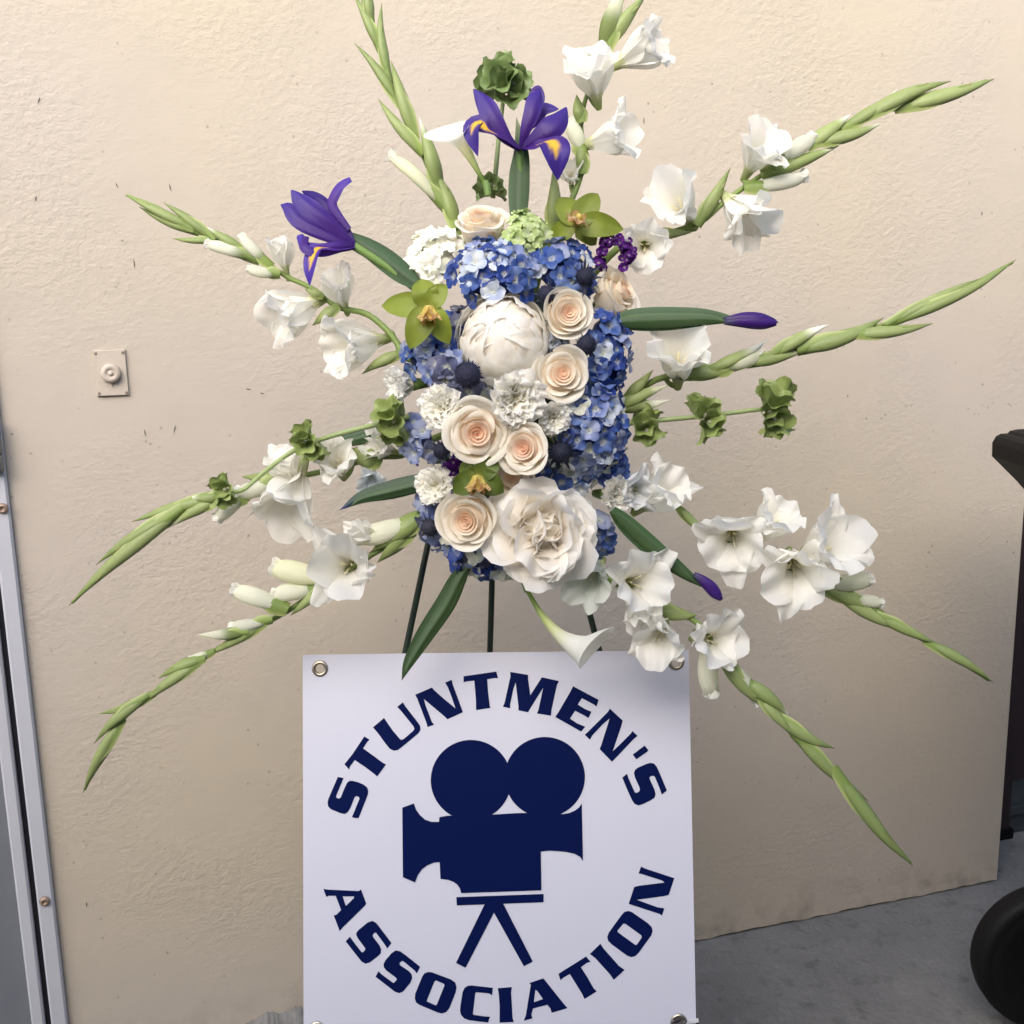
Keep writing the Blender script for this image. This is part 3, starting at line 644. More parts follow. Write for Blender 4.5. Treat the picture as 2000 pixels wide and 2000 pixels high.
def hydrangea(label, px, py, rx, ry, mixw, seed, fs=24, dd=0.0, bulge=.62, cat='hydrangea', step=28, group='blue hydrangea heads'):
    r = rng(seed); d = D(px, py)+dd; sx, sy = M2(rx, d), M2(ry, d); z = face(px, py); bz = bulge*min(sx, sy)
    root = thing('hydrangea', label, cat, frm(P(px, py, d)-z*bz, z, RT), group)
    keys = [k for k, w in mixw for _ in range(w)]
    n = max(8, int(pi*rx*ry*1.55/step**2)); size = M2(fs, d)
    for i in range(n):
        t_ = (i+.5)/n; rad = sqrt(t_)*1.08; a = i*2.39996+r.uniform(-.2, .2)
        x, y = rad*cos(a), rad*sin(a); h = sqrt(max(0, 1.17-rad*rad))
        key = r.choice(keys); vk = (key, r.randrange(4), round(size, 3))
        if vk not in _flc: _flc[vk] = floret4(BLUE[key], hash(vk) if False else (vk[1]*31+len(key)*7+int(size*1e4)), size)
        pos = Vector((x*sx, y*sy, h*bz*1.15+r.uniform(-.006, .006)))
        nd = Vector((x*.9, y*.9, h+.25)); nd += Vector((r.uniform(-.5, .5), r.uniform(-.5, .5), 0))*.7
        M = frm(pos, nd, Vector((1, 0, 0))) @ RZ(r.uniform(0, 6.28)) @ Matrix.Scale(r.uniform(.82, 1.15), 4)
        part('floret', _flc[vk], M_HYD, root, M)
    mb = MB(); mb.lathe(Matrix.Diagonal((sx, sy, bz, 1)), [(0, -.3), (.5, -.15), (.88, .30), (.80, .62), (.5, .88), (0, 1.0)], 14, c=tuple(x*.55 for x in BLUE[keys[0]][0]), cap=False)
    part('flower_core', mb.mesh('flower_core'), M_LEAF, root)
    return root

def thistle(label, px, py, rp, f, seed, dd=0.0, nb=12, bl_=1.5, col=(.022, .024, .045)):
    r = rng(seed); d = D(px, py)+dd; R = M2(rp, d); z = V(*f).normalized()
    R *= .84; root = thing('thistle', label, 'thistle', frm(P(px, py, d)-z*R*.6, z), 'blue thistles in the bouquet')
    mb = MB(); mb.lathe(Matrix.Diagonal((R, R, R*1.3, 1)), [(0, -.2), (.5, -.15), (.85, .15), (.9, .5), (.7, .85), (.35, 1.05), (0, 1.1)], 14, c=col, cap=False)
    n = 130
    for i in range(n):
        t_ = (i+.5)/n; zz = 1-1.25*t_; rad = sqrt(max(0, 1-zz*zz)); a = i*2.39996
        nd = Vector((rad*cos(a), rad*sin(a), zz)); p = Vector((nd.x*R*.86, nd.y*R*.86, R*.55+nd.z*R*.75)); e = nd.orthogonal().normalized()*R*.055; e2 = nd.cross(e).normalized()*R*.055
        tipc = mix(col, (.075, .085, .15), r.random()*.8)
        mb.add([p+e, p-e*.5+e2*.87, p-e*.5-e2*.87, p+nd*R*r.uniform(.16, .3)], [(0, 1, 3), (1, 2, 3), (2, 0, 3)], [col, col, col, tipc])
    part('flower_head', mb.mesh('flower_head', False), M_ROUGH, root)
    for i in range(nb):
        L = R*bl_*r.uniform(.8, 1.25); c = mix(col, (.05, .06, .11), r.random())
        me = fan(L, L*.16, 1.0, 1.55+r.uniform(-.3, .3), cup=.2, ruf=.0, rnd=.0, base=.6, tip=.98, seed=r.random(), nu=6, nv=2, col=lambda u, v, c=c: c)
        part('bract', me, M_LEAF, root, RZ(i*2*pi/nb+r.uniform(-.2, .2)))
    return root

def statice(label, pts, seed, d=None):
    r = rng(seed); px, py = pts[0]; dd = d or D(px, py)
    root = thing('statice', label, 'statice', T(P(px, py, dd+.01)))
    o = P(px, py, dd+.01); vk = [floret4([(.10, .012, .20), (.15, .02, .27), (.07, .008, .15)], 90+i, M2(9, 1.6), 5) for i in range(3)]
    for qx, qy in pts:
        for k in range(9):
            p = P(qx+r.uniform(-9, 9), qy+r.uniform(-9, 9), dd-.012+r.uniform(-.012, .012))-o
            part('floret', r.choice(vk), M_PETAL, root, frm(p, V(r.uniform(-.8, .8), r.uniform(-.4, .9), 1)) @ RZ(r.uniform(0, 6)) @ Matrix.Scale(r.uniform(.8, 1.2), 4))
    mb = MB(); C = cr([P(x, y, dd+.006)-o for x, y in pts], 20); mb.tube(C, .0035, 7, c=(.07, .03, .12)); part('stem', mb.mesh('stem'), M_LEAF, root)

def orchid(label, px, py, tep, lipdir, seed, dd=-.01, col=(.27, .34, .045)):
    """tep: list of (tip_x, tip_y, width_px, tip depth offset)"""
    r = rng(seed); d = D(px, py)+dd; o = P(px, py, d)
    root = thing('orchid', label, 'orchid', T(o), 'green orchids in the bouquet')
    for (tx, ty, w, dz) in tep:
        tip = P(tx, ty, d+dz)-o; mid = tip*.5+V(0, 0, 1)*(.010+r.uniform(-.004, .006)); wm = M2(w*.86, d); q = r.uniform(-.06, .06)
        c0 = mix(col, tuple(x*.72 for x in col), r.random())
        me = ribbon([Vector((0, 0, -.001)), tip*.22+V(0, 0, .006), mid, tip*.8+V(0, 0, .006), tip], lambda u, wm=wm: wm*(.16*(1-u)+.86*sin(pi*min(1, u**.8))**1.0+.02), V(q, q, 1), n=14, nv=8,
                    cup=.10, ruf=.02, col=lambda u, v, c0=c0: mix(mix((.36, .38, .09), c0, sstep(0, .3, u)), tuple(x*.8 for x in c0), abs(v)*.6), seed=r.random())
        part('tepal', me, M_SILK, root)
    L = V(*lipdir).normalized(); lip = part('lip', None, None, root) if False else None
    Ml = frm(V(0, 0, .004), (V(0, 0, 1)*.45+L).normalized(), V(0, 0, 1))
    mb = MB(); s_ = M2(50, d)
    def lc(u, v): 
        sp_ = sin(v*21+u*9)*sin(u*25+v*6)
        return mix(mix((.78, .62, .12), (.84, .70, .40), u), (.42, .10, .03), .75 if (sp_ > .15 and u > .35) else (.55 if u > .86 else .05))
    fan(s_*1.25, s_*1.05, -.15, 1.3, cup=-.05, ruf=.16, nr=4, rnd=.3, base=.35, seed=r.random(), nu=14, nv=12, col=lc, mb=mb, M=Ml @ RZ(0))
    for sgn in (-1, 1): fan(s_*.9, s_*.6, .1, -.25, cup=.25, ruf=.08, rnd=.35, base=.4, seed=r.random(), nu=10, nv=8, col=lc, mb=mb, M=Ml @ RZ(sgn*1.5) @ RY(.35))
    lip = part('lip', mb.mesh('lip'), M_PETAL, root)
    mb = MB(); mb.tube([Ml @ Vector((0, 0, 0)), Ml @ Vector((-s_*.14, 0, s_*.35)), Ml @ Vector((-s_*.05, 0, s_*.62))], lambda u: s_*lerp(.16, .11, u), 10, c=(.80, .68, .22))
    part('column', mb.mesh('column'), M_THICK, root)

def tube_thing(root, o, pts, r0, r1, col, name='stem', mat=None, n=40):
    mb = MB(); mb.tube(cr([p-o for p in pts], n), lambda u: lerp(r0, r1, u), 10, c=lambda u, a: mix(col, tuple(x*1.25 for x in col), u)); return part(name, mb.mesh(name), mat or M_LEAF, root)

# --- gladiolus
def bud(root, o, b, tpx, wpx, white, d, seed, bract=True, dt=0.0, blunt=None):
    r = rng(seed); B, Tp = P(*b, d)-o, P(*tpx, d+dt)-o; ax = Tp-B; B = B-ax*.07; ax = Tp-B; L = ax.length; w = M2(wpx, d)/2
    side = ax.cross(V(0, 0, 1)).normalized(); bow = side*L*r.uniform(-.05, .05)+V(0, 0, 1)*L*r.uniform(.02, .08)
    C = cr([B, B+ax*.33+bow*.8, B+ax*.66+bow, Tp], 16); bl2 = blunt if blunt is not None else (white > .5)
    gcol = mix(GREEN, LGREEN, r.random()); wcol = mix((.90, .90, .80), (.84, .86, .56), r.random()*.5)
    def rad(u):
        if bl2: return w*(.22+.78*sin(min(1, u/.62)*pi/2))*(1-.55*max(0, (u-.72)/.28)**2.2)
        return w*max(.04, (.30+.70*sin(min(1, u/.38)*pi/2))*(1-max(0, (u-.38)/.62)**1.5))
    def bc_(u, a):
        s = sstep(1-white-.18, 1-white+.12, u) if white > 0 else 0
        g = mix(mix(gcol, DGREEN, .15), LGREEN, sstep(.0, .6, u)*.5)
        if white == 0: g = mix(mix(g, (.16, .24, .06), sstep(.7, .95, u)*.6), (.34, .26, .10), sstep(.93, 1, u)*.8)
        return mix(g, wcol, s)
    mb = MB(); mb.tube(C, rad, 12, c=bc_, flat=.78)
    bo = part('bud', mb.mesh('bud'), M_PETAL if white > .3 else M_LEAF, root)
    if bl2 and white > .4:        # loosening petal edges at the mouth of a bud
        ax_ = (C[-1]-C[-3]).normalized(); Mf = frm(C[-4], ax_)
        for k in range(3):
            me = fan(L*.22, w*1.7, .02, r.uniform(.3, .8), cup=.28, ruf=.14, nr=3, rnd=.25, base=.6, serr=.05, seed=r.random(), nu=6, nv=8, col=lambda u, v: mix(wcol, WHITE, u))
            part('petal', me, M_PETAL, bo, Mf @ RZ(k*2.1+r.random()) @ T(Vector((w*.42, 0, 0))))
    if bract:
        nb_ = 12; frac = .62 if white else .74; w2 = w*1.16; Cb = C[:int(len(C)*frac)+1]; half = r.choice((-1, 1))
        nrm = (V(0, 0, 1)+side*half*.7).normalized()
        C2 = [c+nrm*(w2*.52) for c in Cb]
        c_ = mix(GREEN, (.30, .40, .10), r.random())
        me = ribbon(C2, lambda u: 1.95*w2*(.70+.30*sin(min(1, u*2)*pi/2))*max(.03, 1-max(0, (u-.35)/.65)**1.7), nrm, n=12, nv=8, cup=-.42,
                    col=lambda u, v: mix(mix(mix(c_, (.15, .23, .05), .6*(1-abs(v))), (.50, .54, .24), sstep(.72, 1, abs(v))*.8), (.46, .40, .18), sstep(.85, 1, u)*.7), seed=r.random())
        part('bract', me, M_LEAF, root)
def floret(root, o, c, f, dia, d, seed, tint=WHITE, openn=1.0, ln=.85, frill=1.0):
    r = rng(seed); z = V(*f).normalized(); Dm = M2(dia*1.42, d); L = Dm*ln*.8; ctr = P(*c, d)-o; base = ctr-z*L*.60
    mb = MB(); mb.lathe(frm(base, z), [(Dm*.045, -L*.18), (Dm*.065, 0), (Dm*.085, L*.15), (Dm*.11, L*.25)], 12, c=[mix((.45, .55, .2), (.86, .86, .60), k//12/3) for k in range(48)], cap=False)
    fo = part('floret', mb.mesh('floret'), M_PETAL, root)
    Mz = frm(base, z) @ RZ(r.uniform(0, 6.28))
    for k in range(6):
        inn = k % 2; th1 = (r.uniform(.75, 1.25) if inn else r.uniform(1.05, 1.75))*openn
        Lp = Dm*r.uniform(.74, .90); Wp = Dm*(r.uniform(.62, .76) if inn else r.uniform(.50, .64))
        gy = r.random()
        def col(u, v, gy=gy):
            c_ = mix((.84, .85, .56), tint, sstep(.02, .28, u+abs(v)*.12)); c_ = mix(c_, (.92, .89, .62), .40*gy*sstep(.25, 0, abs(v))*sstep(.85, .3, u)); return c_
        me = fan(Lp, Wp, .12, th1, cup=.17, ruf=.13*frill, nr=r.choice((2, 3, 4)), rnd=.36, base=.18, tip=.12 if inn else .45, serr=.014, seed=r.random(), nu=12, nv=14, col=col, p=1.9)
        part('petal', me, M_PETAL, fo, Mz @ RZ(k*pi/3+r.uniform(-.12, .12)) @ T(Vector((Dm*.03*(1.0-.3*inn), 0, L*.02))))
    mb = MB()
    for k in range(3):
        a = k*2.1+.4; mb.tube([Mz @ Vector((0, 0, 0)), Mz @ Vector((cos(a)*Dm*.03, sin(a)*Dm*.03, L*.45)), Mz @ Vector((cos(a)*Dm*.07, sin(a)*Dm*.07, L*.66))], Dm*.011, 6, c=(.84, .80, .58))
    part('stamen', mb.mesh('stamen'), M_THICK, fo)
    return base-z*L*.16, z
def glad(label, k, axis, d0, d1, seed, florets=(), buds=(), r0=.0058, r1=.0022):
    ax = [k(*a) for a in axis]; n = len(ax); lens = [0]
    for a, b_ in zip(ax, ax[1:]): lens.append(lens[-1]+sqrt((a[0]-b_[0])**2+(a[1]-b_[1])**2))
    def dep(px, py):
        j = min(range(n), key=lambda i: (ax[i][0]-px)**2+(ax[i][1]-py)**2); return lerp(d0, d1, lens[j]/lens[-1])
    fine = []
    for i in range(n-1):
        for q in range(24): fine.append((lerp(ax[i][0], ax[i+1][0], q/24), lerp(ax[i][1], ax[i+1][1], q/24), lerp(lens[i], lens[i+1], q/24)))
    def near(px, py, back=0.0):
        j = min(range(len(fine)), key=lambda i: (fine[i][0]-px)**2+(fine[i][1]-py)**2); L0 = fine[j][2]-back
        j = min(range(len(fine)), key=lambda i: abs(fine[i][2]-L0)); return fine[j]
    W3 = [P(*a, lerp(d0, d1, l/lens[-1])) for a, l in zip(ax, lens)]; foam = P(lerp(ax[0][0], 1000, .55), lerp(ax[0][1], 770, .45), 1.69)
    o = W3[0]; root = thing('gladiolus', label, 'gladiolus', T(o), 'white gladiolus stems')
    tube_thing(root, o, [foam]+W3, r0, r1, mix(MGREEN, GREEN, .7))
    for i, q in enumerate(florets):
        c, f, dia = k(*q[0]), q[1], q[2]/k(1, 0)[0] if False else q[2]; sc = 1/(k(1, 0)[0]-k(0, 0)[0])
        kw = q[3] if len(q) > 3 else {}
        kw = dict(kw); dz = kw.pop('dz', 0)
        fb = floret(root, o, c, f, q[2]/sc, dep(*c)-.022+dz, seed*100+i, **kw)
        nx, ny, nl = near(*c, 34); A_ = P(nx, ny, lerp(d0, d1, nl/lens[-1]))-o
        mb = MB(); mb.tube(cr([A_, A_*.55+fb[0]*.45-fb[1]*.006, fb[0]], 10), lambda u: lerp(.0036, .0046, u), 8, c=(.30, .40, .12)); part('pedicel', mb.mesh('pedicel'), M_LEAF, root)
    for i, q in enumerate(buds):
        sc = 1/(k(1, 0)[0]-k(0, 0)[0]); b_, tp = k(*q[0]), k(*q[1]); kw = dict(q[4]) if len(q) > 4 else {}
        nb3 = near(lerp(b_[0], tp[0], -.08), lerp(b_[1], tp[1], -.08)); b_ = (lerp(b_[0], nb3[0], .8), lerp(b_[1], nb3[1], .8))
        bud(root, o, b_, tp, q[2]/sc, q[3], lerp(d0, d1, nb3[2]/lens[-1])-.006-(.004 if i % 2 else 0), seed*200+i, **kw)
    return root

# --- iris, calla, bells
def leaf_blade(root, o, pts, w, d, dcol, seed, name='leaf', dt=0.0, tipc=None, fold=-.16):
    P3 = [P(x, y, d+dt*i/(len(pts)-1))-o for i, (x, y) in enumerate(pts)]; wm = M2(w, d); r = rng(seed)
    q = V(r.uniform(-.25, .25), r.uniform(-.25, .25), 1)
    mid = .42
    me = ribbon(P3, lambda u: wm*(.42+.58*sin(min(1, u/mid)*pi/2))*max(.02, 1-max(0, (u-mid)/(1-mid))**1.9), q, n=24, nv=8, cup=.0, fold=fold,
                col=lambda u, v: mix(mix(dcol, tuple(x*1.55 for x in dcol), .5+.5*sin(v*5)), tipc or dcol, sstep(.8, 1, u) if tipc else 0), seed=seed)
    return part(name, me, M_LEAF, root)
def iris_petal(root, o, pts, w, d, seed, blaze=False, prof='std', nrm=None, dz=None, light=1.0):
    P3 = [P(x, y, d-(dz[i] if dz else 0))-o for i, (x, y) in enumerate(pts)]; wm = M2(w, d); r = rng(seed)
    if prof == 'std': wf = lambda u: wm*max(.03, (.28+.72*sin(min(1, u/.62)*pi/2)**1.3)*(1-.92*max(0, (u-.62)/.38)**2))
    elif prof == 'fall': wf = lambda u: wm*max(.03, (.30+.12*sin(u*8))*(1-sstep(.3, .5, u))+sstep(.3, .58, u)*(1-max(0, (u-.62)/.38)**2.1))
    else: wf = lambda u: wm*max(.05, .55+.45*sin(pi*u))
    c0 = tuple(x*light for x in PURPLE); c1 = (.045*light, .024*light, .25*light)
    def col(u, v):
        c = mix(c0, c1, sstep(.3, 1, u)*.8+.2*abs(v)); c = mix(c, (.035, .012, .13), .5*sstep(.25, 0, u))
        if blaze: c = mix(c, (.85, .52, .04), sstep(.42, .2, abs(v)+max(0, abs(u-.56)-.13)*3))
        return c
    me = ribbon(P3, wf, nrm or V(r.uniform(-.3, .3), r.uniform(-.2, .4), 1), n=18, nv=8, cup=-.16 if prof != 'fall' else .07, ruf=.05, col=col, seed=seed)
    return part('petal', me, M_SILK, root)
def calla(label, k, stem, spa, wpx, mouthdir, d, seed, tipdir, d1=None):
    """spa: axis of the funnel, wide end last"""
    ax = [k(*a) for a in spa]; sc = 1/(k(1, 0)[0]-k(0, 0)[0]); o = P(*k(*stem[0]), d)
    root = thing('calla_lily', label, 'calla lily', T(o))
    tube_thing(root, o, [P(*k(*s_), d) for s_ in stem]+[P(*ax[0], d)], .0055, .0055, (.14, .24, .06))
    P3 = [P(*a, d-.006*i)-o for i, a in enumerate(ax)]; n = 20; C = cr(P3, n); R1 = M2(wpx/sc/2, d); td = V(*tipdir).normalized()
    fr = []; X = None
    for i in range(n+1):
        tt = (C[min(i+1, n)]-C[max(i-1, 0)]).normalized(); x = (td-tt*td.dot(tt)).normalized(); fr.append((tt, x, tt.cross(x)))
    md = V(*mouthdir).normalized()
    def fn(u, v):
        i = int(round(u*n)); tt, x, y = fr[i]; a = v*pi*1.04
        g = (1+cos(a))/2
        rr = R1*(.14+.86*u**1.9)
        tipk = max(0, u-.55)/.45
        ext = R1*(1.15*g**2.2)*tipk**1.4
        p = C[i]+x*cos(a)*rr*1.0+y*sin(a)*rr*(1-.04*v)
        p += (x*.55+md*.25+tt*.75)*ext
        p += (x*cos(a)+y*sin(a))*R1*.22*tipk**3 - tt*R1*.25*tipk**3*(1-g)
        return p
    me = sheet(n, 26, fn, lambda u, v: mix(mix((.20, .32, .07), (.62, .70, .30), sstep(.05, .4, u)), (.90, .90, .82), sstep(.3, .72, u)))
    part('spathe', me, M_THICK, root)
    mb = MB(); mb.tube([C[int(n*.35)], C[int(n*.5)], C[int(n*.72)]], lambda u: R1*lerp(.16, .10, u), 8, c=(.85, .60, .08)); part('spadix', mb.mesh('spadix'), M_ROUGH, root)
def bells(label, k, stem, whorls, d, seed, d1=None, col=(.30, .38, .12)):
    r = rng(seed); o = P(*k(*stem[0]), d); sc = 1/(k(1, 0)[0]-k(0, 0)[0])
    root = thing('bells_of_ireland', label, 'green bells', T(o), 'bells of ireland stems')
    tube_thing(root, o, [P(*k(*s_), d) for s_ in stem], .0042, .0028, (.30, .38, .16))
    for (x, y, rp, axd, n) in whorls:
        c = P(*k(x, y), d)-o; R = M2(rp*1.1/sc, d); A = V(*axd).normalized()
        X = A.cross(V(0, 0, 1)).normalized(); Y = V(0, 0, 1); Y = (Y-A*Y.dot(A)).normalized()
        for i in range(n):
            a = 2*pi*i/n+r.uniform(-.3, .3); out = X*cos(a)+Y*sin(a)
            if out.dot(V(0, 0, 1)) < -.72: continue
            z = (out+A*r.uniform(.0, .6)).normalized(); M = frm(c+out*R*.12+A*R*r.uniform(-.3, .3), z); mb = MB(); L = R*r.uniform(.75, .95); w1 = wob(r); cc = mix(col, tuple(x*.72 for x in col), r.random()); ph = r.uniform(0, 6)
            def fn(u, v, M=M, L=L, w1=w1, ph=ph):
                a2 = v*pi; rr = L*(.08+.58*u**.75)*(1+.16*u*u*sin(5*a2+ph)+.06*w1(a2*1)*u)
                return M @ Vector((rr*cos(a2), rr*sin(a2), L*(.95*u-.22*u**4)+L*.10*u*u*cos(5*a2+ph)))
            me = sheet(7, 25, fn, lambda u, v, cc=cc: mix((.40, .48, .22), cc, sstep(.1, .6, u)))
            cal = part('calyx', me, M_LEAF, root)
            mb.lathe(M, [(0, L*.1), (L*.07, L*.2), (L*.10, L*.42), (L*.05, L*.5), (0, L*.52)], 7, c=(.72, .70, .62), cap=False); part('corolla', mb.mesh('corolla'), M_PETAL, cal)

# ------------------------------------------------------------------ the bouquet
# foam block that everything is stuck into
foam = MB(); fc = P(1000, 770, 1.73); FM = frm(fc, V(0, 0, 1), RT)
prof_ = []
for i in range(13):
    a = -pi/2+pi*i/12; prof_.append((cos(a), sin(a)))
foam.lathe(FM @ Matrix.Diagonal((.105, .19, .06, 1)), [(max(.001, r_), z_) for r_, z_ in prof_], 24, cap=False, c=(.022, .036, .016))
solo('floral_foam', foam.mesh('floral_foam'), M_LEAF, 'dark green floral foam block buried under the flower heads', 'floral foam')

hydrangea('blue hydrangea head above the big round peony', 962, 514, 82, 66, [('deep', 3), ('mid', 4), ('lav', 4), ('pale', 3)], 1)
hydrangea('blue hydrangea head below the upper green orchid', 1104, 514, 60, 56, [('deep', 5), ('mid', 4), ('lav', 2), ('pale', 2)], 2)
hydrangea('deep blue hydrangea head at the right edge beside the two small roses', 1194, 682, 46, 78, [('deep', 5), ('mid', 4), ('lav', 2), ('pale', 1), ('cream', 1)], 3)
hydrangea('large mottled blue and cream hydrangea head lower right', 1166, 838, 72, 92, [('mid', 3), ('deep', 3), ('lav', 4), ('pale', 4), ('cream', 3)], 4)
hydrangea('small blue hydrangea cluster under the left green orchid', 828, 690, 48, 42, [('deep', 2), ('mid', 3), ('lav', 3), ('grey', 2)], 5, dd=.01)
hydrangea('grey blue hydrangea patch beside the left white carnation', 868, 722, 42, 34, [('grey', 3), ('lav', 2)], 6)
hydrangea('lavender hydrangea tuft at the left middle edge', 812, 862, 34, 36, [('lav', 4), ('cream', 2)], 7, dd=.01)
hydrangea('greyish blue hydrangea head at the lower left edge', 848, 1014, 38, 68, [('lav', 3), ('grey', 3), ('mid', 2)], 8, dd=.01)
hydrangea('indigo hydrangea head at the very bottom of the bouquet', 946, 1088, 82, 50, [('deep', 4), ('grey', 2), ('lav', 2), ('cream', 1)], 9, dd=.005)
hydrangea('pale blue hydrangea tuft right of the open peony', 1176, 1052, 24, 38, [('lav', 3), ('mid', 3)], 10, dd=-.01)
hydrangea('blue hydrangea bits above the right white carnation', 1202, 918, 24, 20, [('mid', 3), ('deep', 2)], 15, dd=.01)
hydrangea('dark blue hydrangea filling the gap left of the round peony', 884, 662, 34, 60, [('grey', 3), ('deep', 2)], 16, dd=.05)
hydrangea('pale hydrangea filling the gap between the two right hand roses', 1068, 668, 34, 52, [('white', 2), ('pale', 2), ('grey', 1)], 17, dd=.04)
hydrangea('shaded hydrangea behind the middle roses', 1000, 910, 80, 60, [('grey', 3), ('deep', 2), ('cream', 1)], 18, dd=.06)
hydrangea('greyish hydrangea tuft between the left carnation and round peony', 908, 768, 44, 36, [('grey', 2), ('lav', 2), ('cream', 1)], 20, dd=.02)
hydrangea('pale hydrangea tuft tucked between the mottled hydrangea and open peony', 1128, 932, 46, 34, [('pale', 2), ('white', 2), ('mid', 1)], 19, dd=.03)
hydrangea('pale green hydrangea head at the top centre', 1029, 446, 42, 50, [('green', 1)], 11, fs=17, step=22, group='green hydrangea')
hydrangea('creamy white hydrangea head at the upper left', 838, 492, 58, 64, [('white', 1)], 12, fs=20, step=24, group='white hydrangea')

rose('cream rose at the top of the bouquet seen from its side', 938, 414, 54, (-.05, .75, .65), 21, dd=-.02, stretch=1.35)
rose('cream rose at the right edge under the purple statice', 1224, 564, 56, (.75, .35, .6), 22, dd=-.03, stretch=1.2)
rose('small cream rose directly right of the big round peony', 1112, 610, 54, (.12, -.12, 1), 23, dd=-.015)
rose('cream rose below the small one beside the blue hydrangea', 1100, 729, 58, (.05, -.05, 1), 24, dd=-.02)
rose('peach centred rose left of the middle pair', 932, 848, 66, (.08, -.18, 1), 25, dd=-.035, inner=(.92, .64, .44))
rose('peach centred rose right of the middle pair', 1020, 876, 54, (-.32, -.05, 1), 26, dd=-.03, inner=(.92, .64, .46))
rose('peach rose at the lower left above the indigo hydrangea', 908, 1020, 62, (-.28, -.15, 1), 27, dd=-.055, inner=(.90, .68, .48))
rose('cream rose half hidden between the lower orchid and open peony', 998, 930, 46, (.0, .1, 1), 28, dd=.02)

peony_ball('large round white peony at the centre of the bouquet', 977, 640, 88, 98, (-.10, .30, 1), 31)
peony_open('large loose open white peony at the bottom right', 1060, 1036, 110, (.04, -.08, 1), 32)

carnation('white carnation under the round peony, centre of the bouquet', 1007, 780, 62, (.25, -.2, 1), 41, dd=-.02)
carnation('white carnation on the left above the middle roses', 864, 796, 54, (-.45, .0, 1), 42, dd=-.02)
carnation('white carnation seen edge on at the far left', 784, 752, 46, (-1, -.15, .55), 43, tint=(.90, .90, .87), dd=-.01)
carnation('half hidden white carnation left of the mottled hydrangea', 1080, 815, 40, (.4, -.3, 1), 44)
carnation('cream carnation left of the lower orchid', 854, 950, 46, (-.5, .1, 1), 45, tint=(.91, .88, .74))
carnation('white carnation at the right beside the open peony', 1200, 968, 46, (.6, -.1, .9), 46)

thistle('dark thistle with long spines under the upper right hydrangea', 1143, 541, 24, (.5, .1, .8), 51, dd=-.035, bl_=2.0)
thistle('dark thistle between the round peony and the small rose', 1067, 574, 22, (-.1, .1, 1), 52, dd=.0)
thistle('round dark thistle left of the right blue hydrangea', 1145, 674, 25, (.2, .0, 1), 53, dd=-.02, bl_=1.2)
thistle('dark thistle with spiny bracts right of the middle roses', 1095, 884, 28, (.2, -.5, 1), 54, dd=-.01, bl_=1.9, nb=16)
thistle('dark thistle below the round peony on the left', 914, 732, 33, (-.1, -.1, 1), 55, dd=-.02, bl_=1.2, col=(.026, .028, .055))
thistle('dark thistle left of the peach middle rose', 862, 880, 22, (-.6, .0, .8), 56, dd=-.01, bl_=1.9)
thistle('grey thistle half hidden at the lower left edge', 838, 1030, 22, (-.6, -.3, .8), 57, dd=-.02, bl_=1.8, col=(.035, .037, .055))
statice('purple statice curl at the upper right of the bouquet', [(1172, 516), (1172, 494), (1184, 474), (1204, 470), (1222, 478), (1231, 496), (1224, 514)], 61, 1.60)
statice('small purple statice tuft left of the lower orchid', [(878, 918), (888, 903), (902, 900), (893, 915)], 62, 1.60)

orchid('green orchid at the left of the round peony', 838, 600, [(745, 597, 62, .03), (822, 545, 62, .012), (872, 556, 50, .0), (800, 682, 66, .0), (878, 672, 58, .012)], (.05, -1, .2), 71, dd=-.035)
orchid('green orchid at the upper right above the hydrangeas', 1124, 440, [(1168, 378, 62, .012), (1218, 448, 60, .012), (1092, 385, 60, .03), (1070, 470, 50, .03), (1165, 478, 52, .03)], (.15, .3, 1), 72, dd=-.03)
orchid('dark green orchid under the middle roses', 932, 930, [(975, 898, 52, .0), (885, 962, 56, .0), (984, 962, 60, .0), (900, 905, 50, .02), (938, 892, 46, .02)], (.05, -1, .3), 73, dd=-.02, col=(.13, .19, .03))

# gladiolus stems, clockwise from the top left
glad('gladiolus spike in green bud pointing up at the top left', c3, [(690, 1330), (640, 1250), (540, 1010), (450, 800), (350, 590), (280, 400), (205, 180), (120, -60), (60, -200)], 1.66, 1.70, 81,
     buds=[((285, 420), (250, 15), 62, 0), ((320, 580), (92, 243), 66, 0), ((415, 760), (303, 345), 84, 0), ((455, 850), (230, 565), 72, 0), ((600, 1060), (465, 670), 100, .12), ((600, 1170), (298, 890), 84, .72, dict(blunt=True)),
           ((225, 260), (85, -40), 66, 0), ((190, 120), (175, -150), 66, 0), ((665, 1270), (560, 985), 96, 0)])
glad('tall gladiolus with white blooms rising at the top right', c3, [(1230, 1320), (1290, 1230), (1370, 1060), (1405, 900), (1390, 700), (1430, 520), (1500, 330), (1570, 160), (1650, -60)], 1.67, 1.69, 82,
     florets=[((1450, 430), (-.25, .55, .8), 300, dict(dz=-.02)), ((1735, 290), (.9, .35, .45), 300), ((1560, 790), (.9, .1, .45), 290), ((1330, 1000), (-.1, .2, 1), 165, dict(openn=.6, dz=.03))],
     buds=[((1540, 270), (1640, -90), 130, .45, dict(blunt=False)), ((1580, 260), (1770, -40), 90, 0), ((1400, 880), (1320, 690), 105, .9), ((1400, 690), (1365, 540), 85, 0), ((1430, 980), (1370, 790), 85, 0), ((1180, 1270), (1230, 960), 95, 0)])
